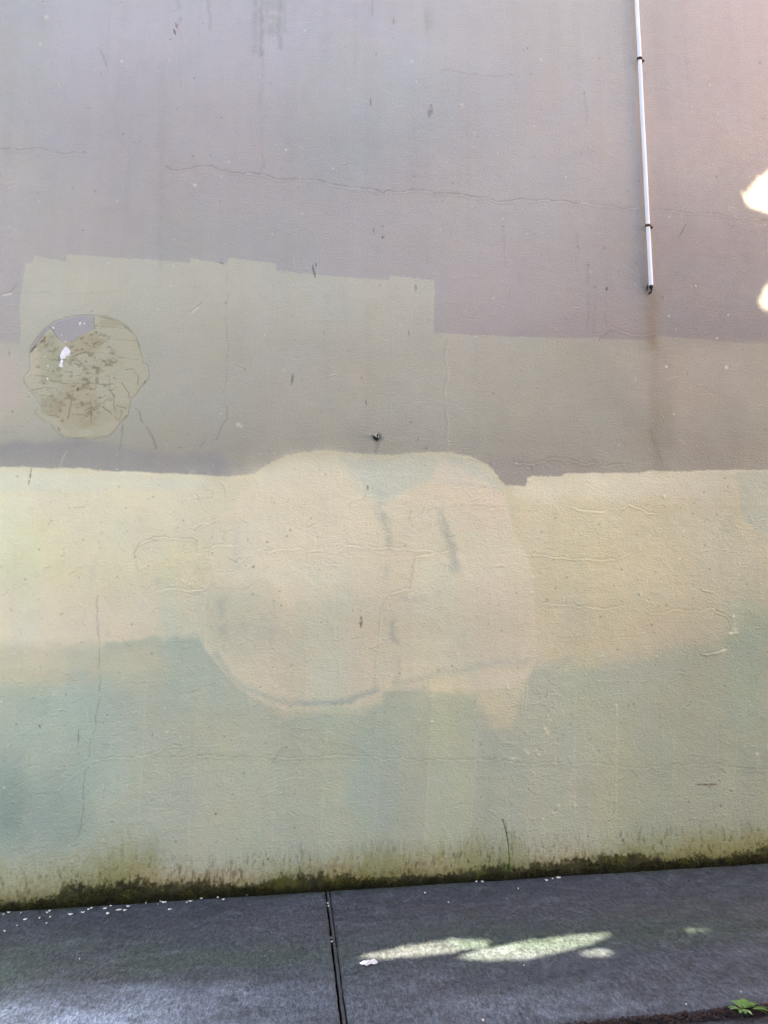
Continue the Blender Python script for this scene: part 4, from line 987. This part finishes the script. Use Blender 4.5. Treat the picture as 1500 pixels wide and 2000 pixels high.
building('pink_building', 9.0, 18, -14, .5, 8.2, (.74, .55, .49), 'salmon pink rendered building beyond the right end of the wall', [(2, 3.2, 4, 5.5, 'W'), (9, 10.2, 4, 5.5, 'W')])
building('pale_building', -11.5, 8.7, -16, -9.2, 6.5, (.30, .32, .36), 'long pale grey building on the other side of the lane', [(3, 4.4, 1.2, 2.6, 'N'), (9, 10.4, 1.2, 2.6, 'N')])
building('grey_building', -22, -11.7, -16, -9.2, 6.5, (.34, .33, .32), 'grey rendered building on the other side of the lane, left of the pale one', [(2, 3.4, 2, 3.6, 'N'), (6, 7.4, 2, 3.6, 'N')])

# unseen tree added to block the sun, its leaves gapped for the flecks
def build_added_tree():
    rs = np.random.RandomState(21)
    a = Vector(SUN).cross(Vector((0, 0, 1))).normalized(); b = a.cross(Vector(SUN)).normalized()
    a, b = np.array(a), np.array(b)
    pr = lambda P: (P@a, P@b)
    flecks = [[(708, 1868), (735, 1862), (790, 1850), (850, 1842), (900, 1838), (945, 1838), (955, 1841), (930, 1848), (900, 1854), (870, 1860), (840, 1863), (780, 1867), (740, 1870)],
              [(903, 1867), (930, 1860), (965, 1852), (1000, 1845), (1050, 1838), (1110, 1831), (1160, 1826), (1188, 1825), (1176, 1831), (1155, 1841), (1125, 1849), (1095, 1857), (1050, 1866), (1000, 1872), (950, 1874), (918, 1872)],
              [(1136, 1862), (1154, 1857), (1178, 1857), (1190, 1862), (1180, 1866), (1152, 1866)], [(1335, 1819), (1350, 1815.5), (1380, 1814), (1386, 1815.5), (1370, 1818), (1345, 1820)]]
    wf = [[(1452, 389), (1466, 370), (1484, 350), (1506, 330), (1560, 290), (1620, 400), (1540, 440), (1500, 418), (1472, 408), (1458, 400)],
          [(1480, 598), (1490, 574), (1504, 552), (1560, 490), (1600, 600), (1500, 603), (1486, 602)]]
    polys = [[pr(on_ground(*p)) for p in f] for f in flecks]+[[pr(on_wall(*p)) for p in f] for f in wf]
    cor = [on_wall(0, 0), on_wall(1500, 0), on_wall(0, 1780), on_wall(1500, 1690), on_ground(0, 2000), on_ground(1500, 2000)]
    q = np.array([pr(c) for c in cor]); lo = q.min(0)-.4; hi = q.max(0)+.4
    RX = 4.0
    if a[0] > 0: hi[0] += RX
    else: lo[0] -= RX
    st = .042
    ga, gb = np.meshgrid(np.arange(lo[0], hi[0], st), np.arange(lo[1], hi[1], st), indexing='ij')
    ga = ga.ravel(); gb = gb.ravel(); A, B = [], []
    for rep in range(4):
        A.append(ga+rs.uniform(-.5, .5, ga.size)*st); B.append(gb+rs.uniform(-.5, .5, gb.size)*st)
    A = np.concatenate(A); B = np.concatenate(B)
    for p in polys:      # finer twigs of leaves round every gap
        c = np.array(p); l2, h2 = c.min(0)-.16, c.max(0)+.16; m_ = int((h2-l2)[0]*(h2-l2)[1]/.00022)
        ea, eb = rs.uniform(l2[0], h2[0], m_), rs.uniform(l2[1], h2[1], m_); sd = poly_sd(ea, eb, p); k_ = (sd < 0) & (sd > -.15)
        A = np.append(A, ea[k_]); B = np.append(B, eb[k_])
    # rounded outline of the crown, thinning at its rim
    keep = np.ones(A.size, bool); sz = rs.uniform(.034, .052, A.size)
    near = np.full(A.size, 9.0); gnear = near.copy()
    for ip, p in enumerate(polys):
        sd = poly_sd(A, B, p); near = np.minimum(near, np.abs(sd))
        if ip < len(flecks): gnear = np.minimum(gnear, np.abs(sd))
        keep &= sd < -sz*(.5, .5, .5, .2, .1, .1)[ip]
    sz = np.where(near < .15, sz*.5, sz)
    A, B, sz = A[keep], B[keep], sz[keep]; n = A.size
    nr = near[keep]; lowb = sstep(.5, .25, nr)
    dist = (11+1.3*fbm(A*.9, B*.9, 3, 2))*(1-lowb)+7.6*lowb+rs.uniform(-.4, .4, n)-3.0*sstep(.5, .25, gnear[keep])
    mid = np.array(on_wall(750, 1000)); cs = mid@SUN
    P = A[:, None]*a+B[:, None]*b+(cs+dist)[:, None]*SUN
    # random leaf orientation but broadly facing the sun so that each leaf shades
    N = SUN+rs.normal(0, .26, (n, 3)); N /= np.linalg.norm(N, axis=1)[:, None]
    T = rs.normal(0, 1, (n, 3)); T -= (T*N).sum(1)[:, None]*N; T /= np.linalg.norm(T, axis=1)[:, None]; W = np.cross(N, T)
    s = sz[:, None]
    quad = np.stack([P-T*s*1.15, P-T*s*.2+W*s*.9, P+T*s*1.3, P-T*s*.2-W*s*.9], 1).reshape(-1, 3)
    F = np.arange(4*n).reshape(-1, 4)
    base = Vector(P.mean(0)); base.x -= .5; g = Vector((base.x, base.y-.6, -.4))
    root = empty('added_shade_tree', tuple(g), 'unseen tree added behind the viewer, leaves cut away to shape the sun flecks', 'tree')
    m = simple_mat('tree_leaf', (.05, .085, .025), .6, .3, 3)
    o = link('sun_block_crown', mesh_np('sun_block_crown', quad, F), m, root); o.location = -g
    bark = simple_mat('bark', (.10, .08, .06), .9, .3, 12, .2, .01)
    bm = bmesh.new(); c = base-g
    tube(bm, [(0, 0, 0), (.05, 0, 1.5), (-.05, .05, 3.0), (.1, .1, 4.6), c], [.24, .19, .17, .14, .05], 14)
    k = 0
    for tr in range(400):
        e = Vector(P[rs.randint(n)])-g; s0 = Vector((.0, .05, 3.4+.2*k)); mm = s0.lerp(e, .5)+Vector((0, 0, .25))
        q = np.array([np.array(g+(s0.lerp(mm, t*2) if t < .5 else mm.lerp(e, t*2-1))) for t in np.linspace(0, 1, 30)])
        if min(float(np.min(-poly_sd(q@a, q@b, p_))) for p_ in polys) < .16: continue
        k += 1
        if k > 9: break
        tube(bm, [s0, s0.lerp(e, .5)+Vector((0, 0, .25)), e], [.08, .05, .015], 8)
    bm_obj('trunk', bm, bark, root)
build_added_tree()
print('scene built', len(bpy.data.objects))
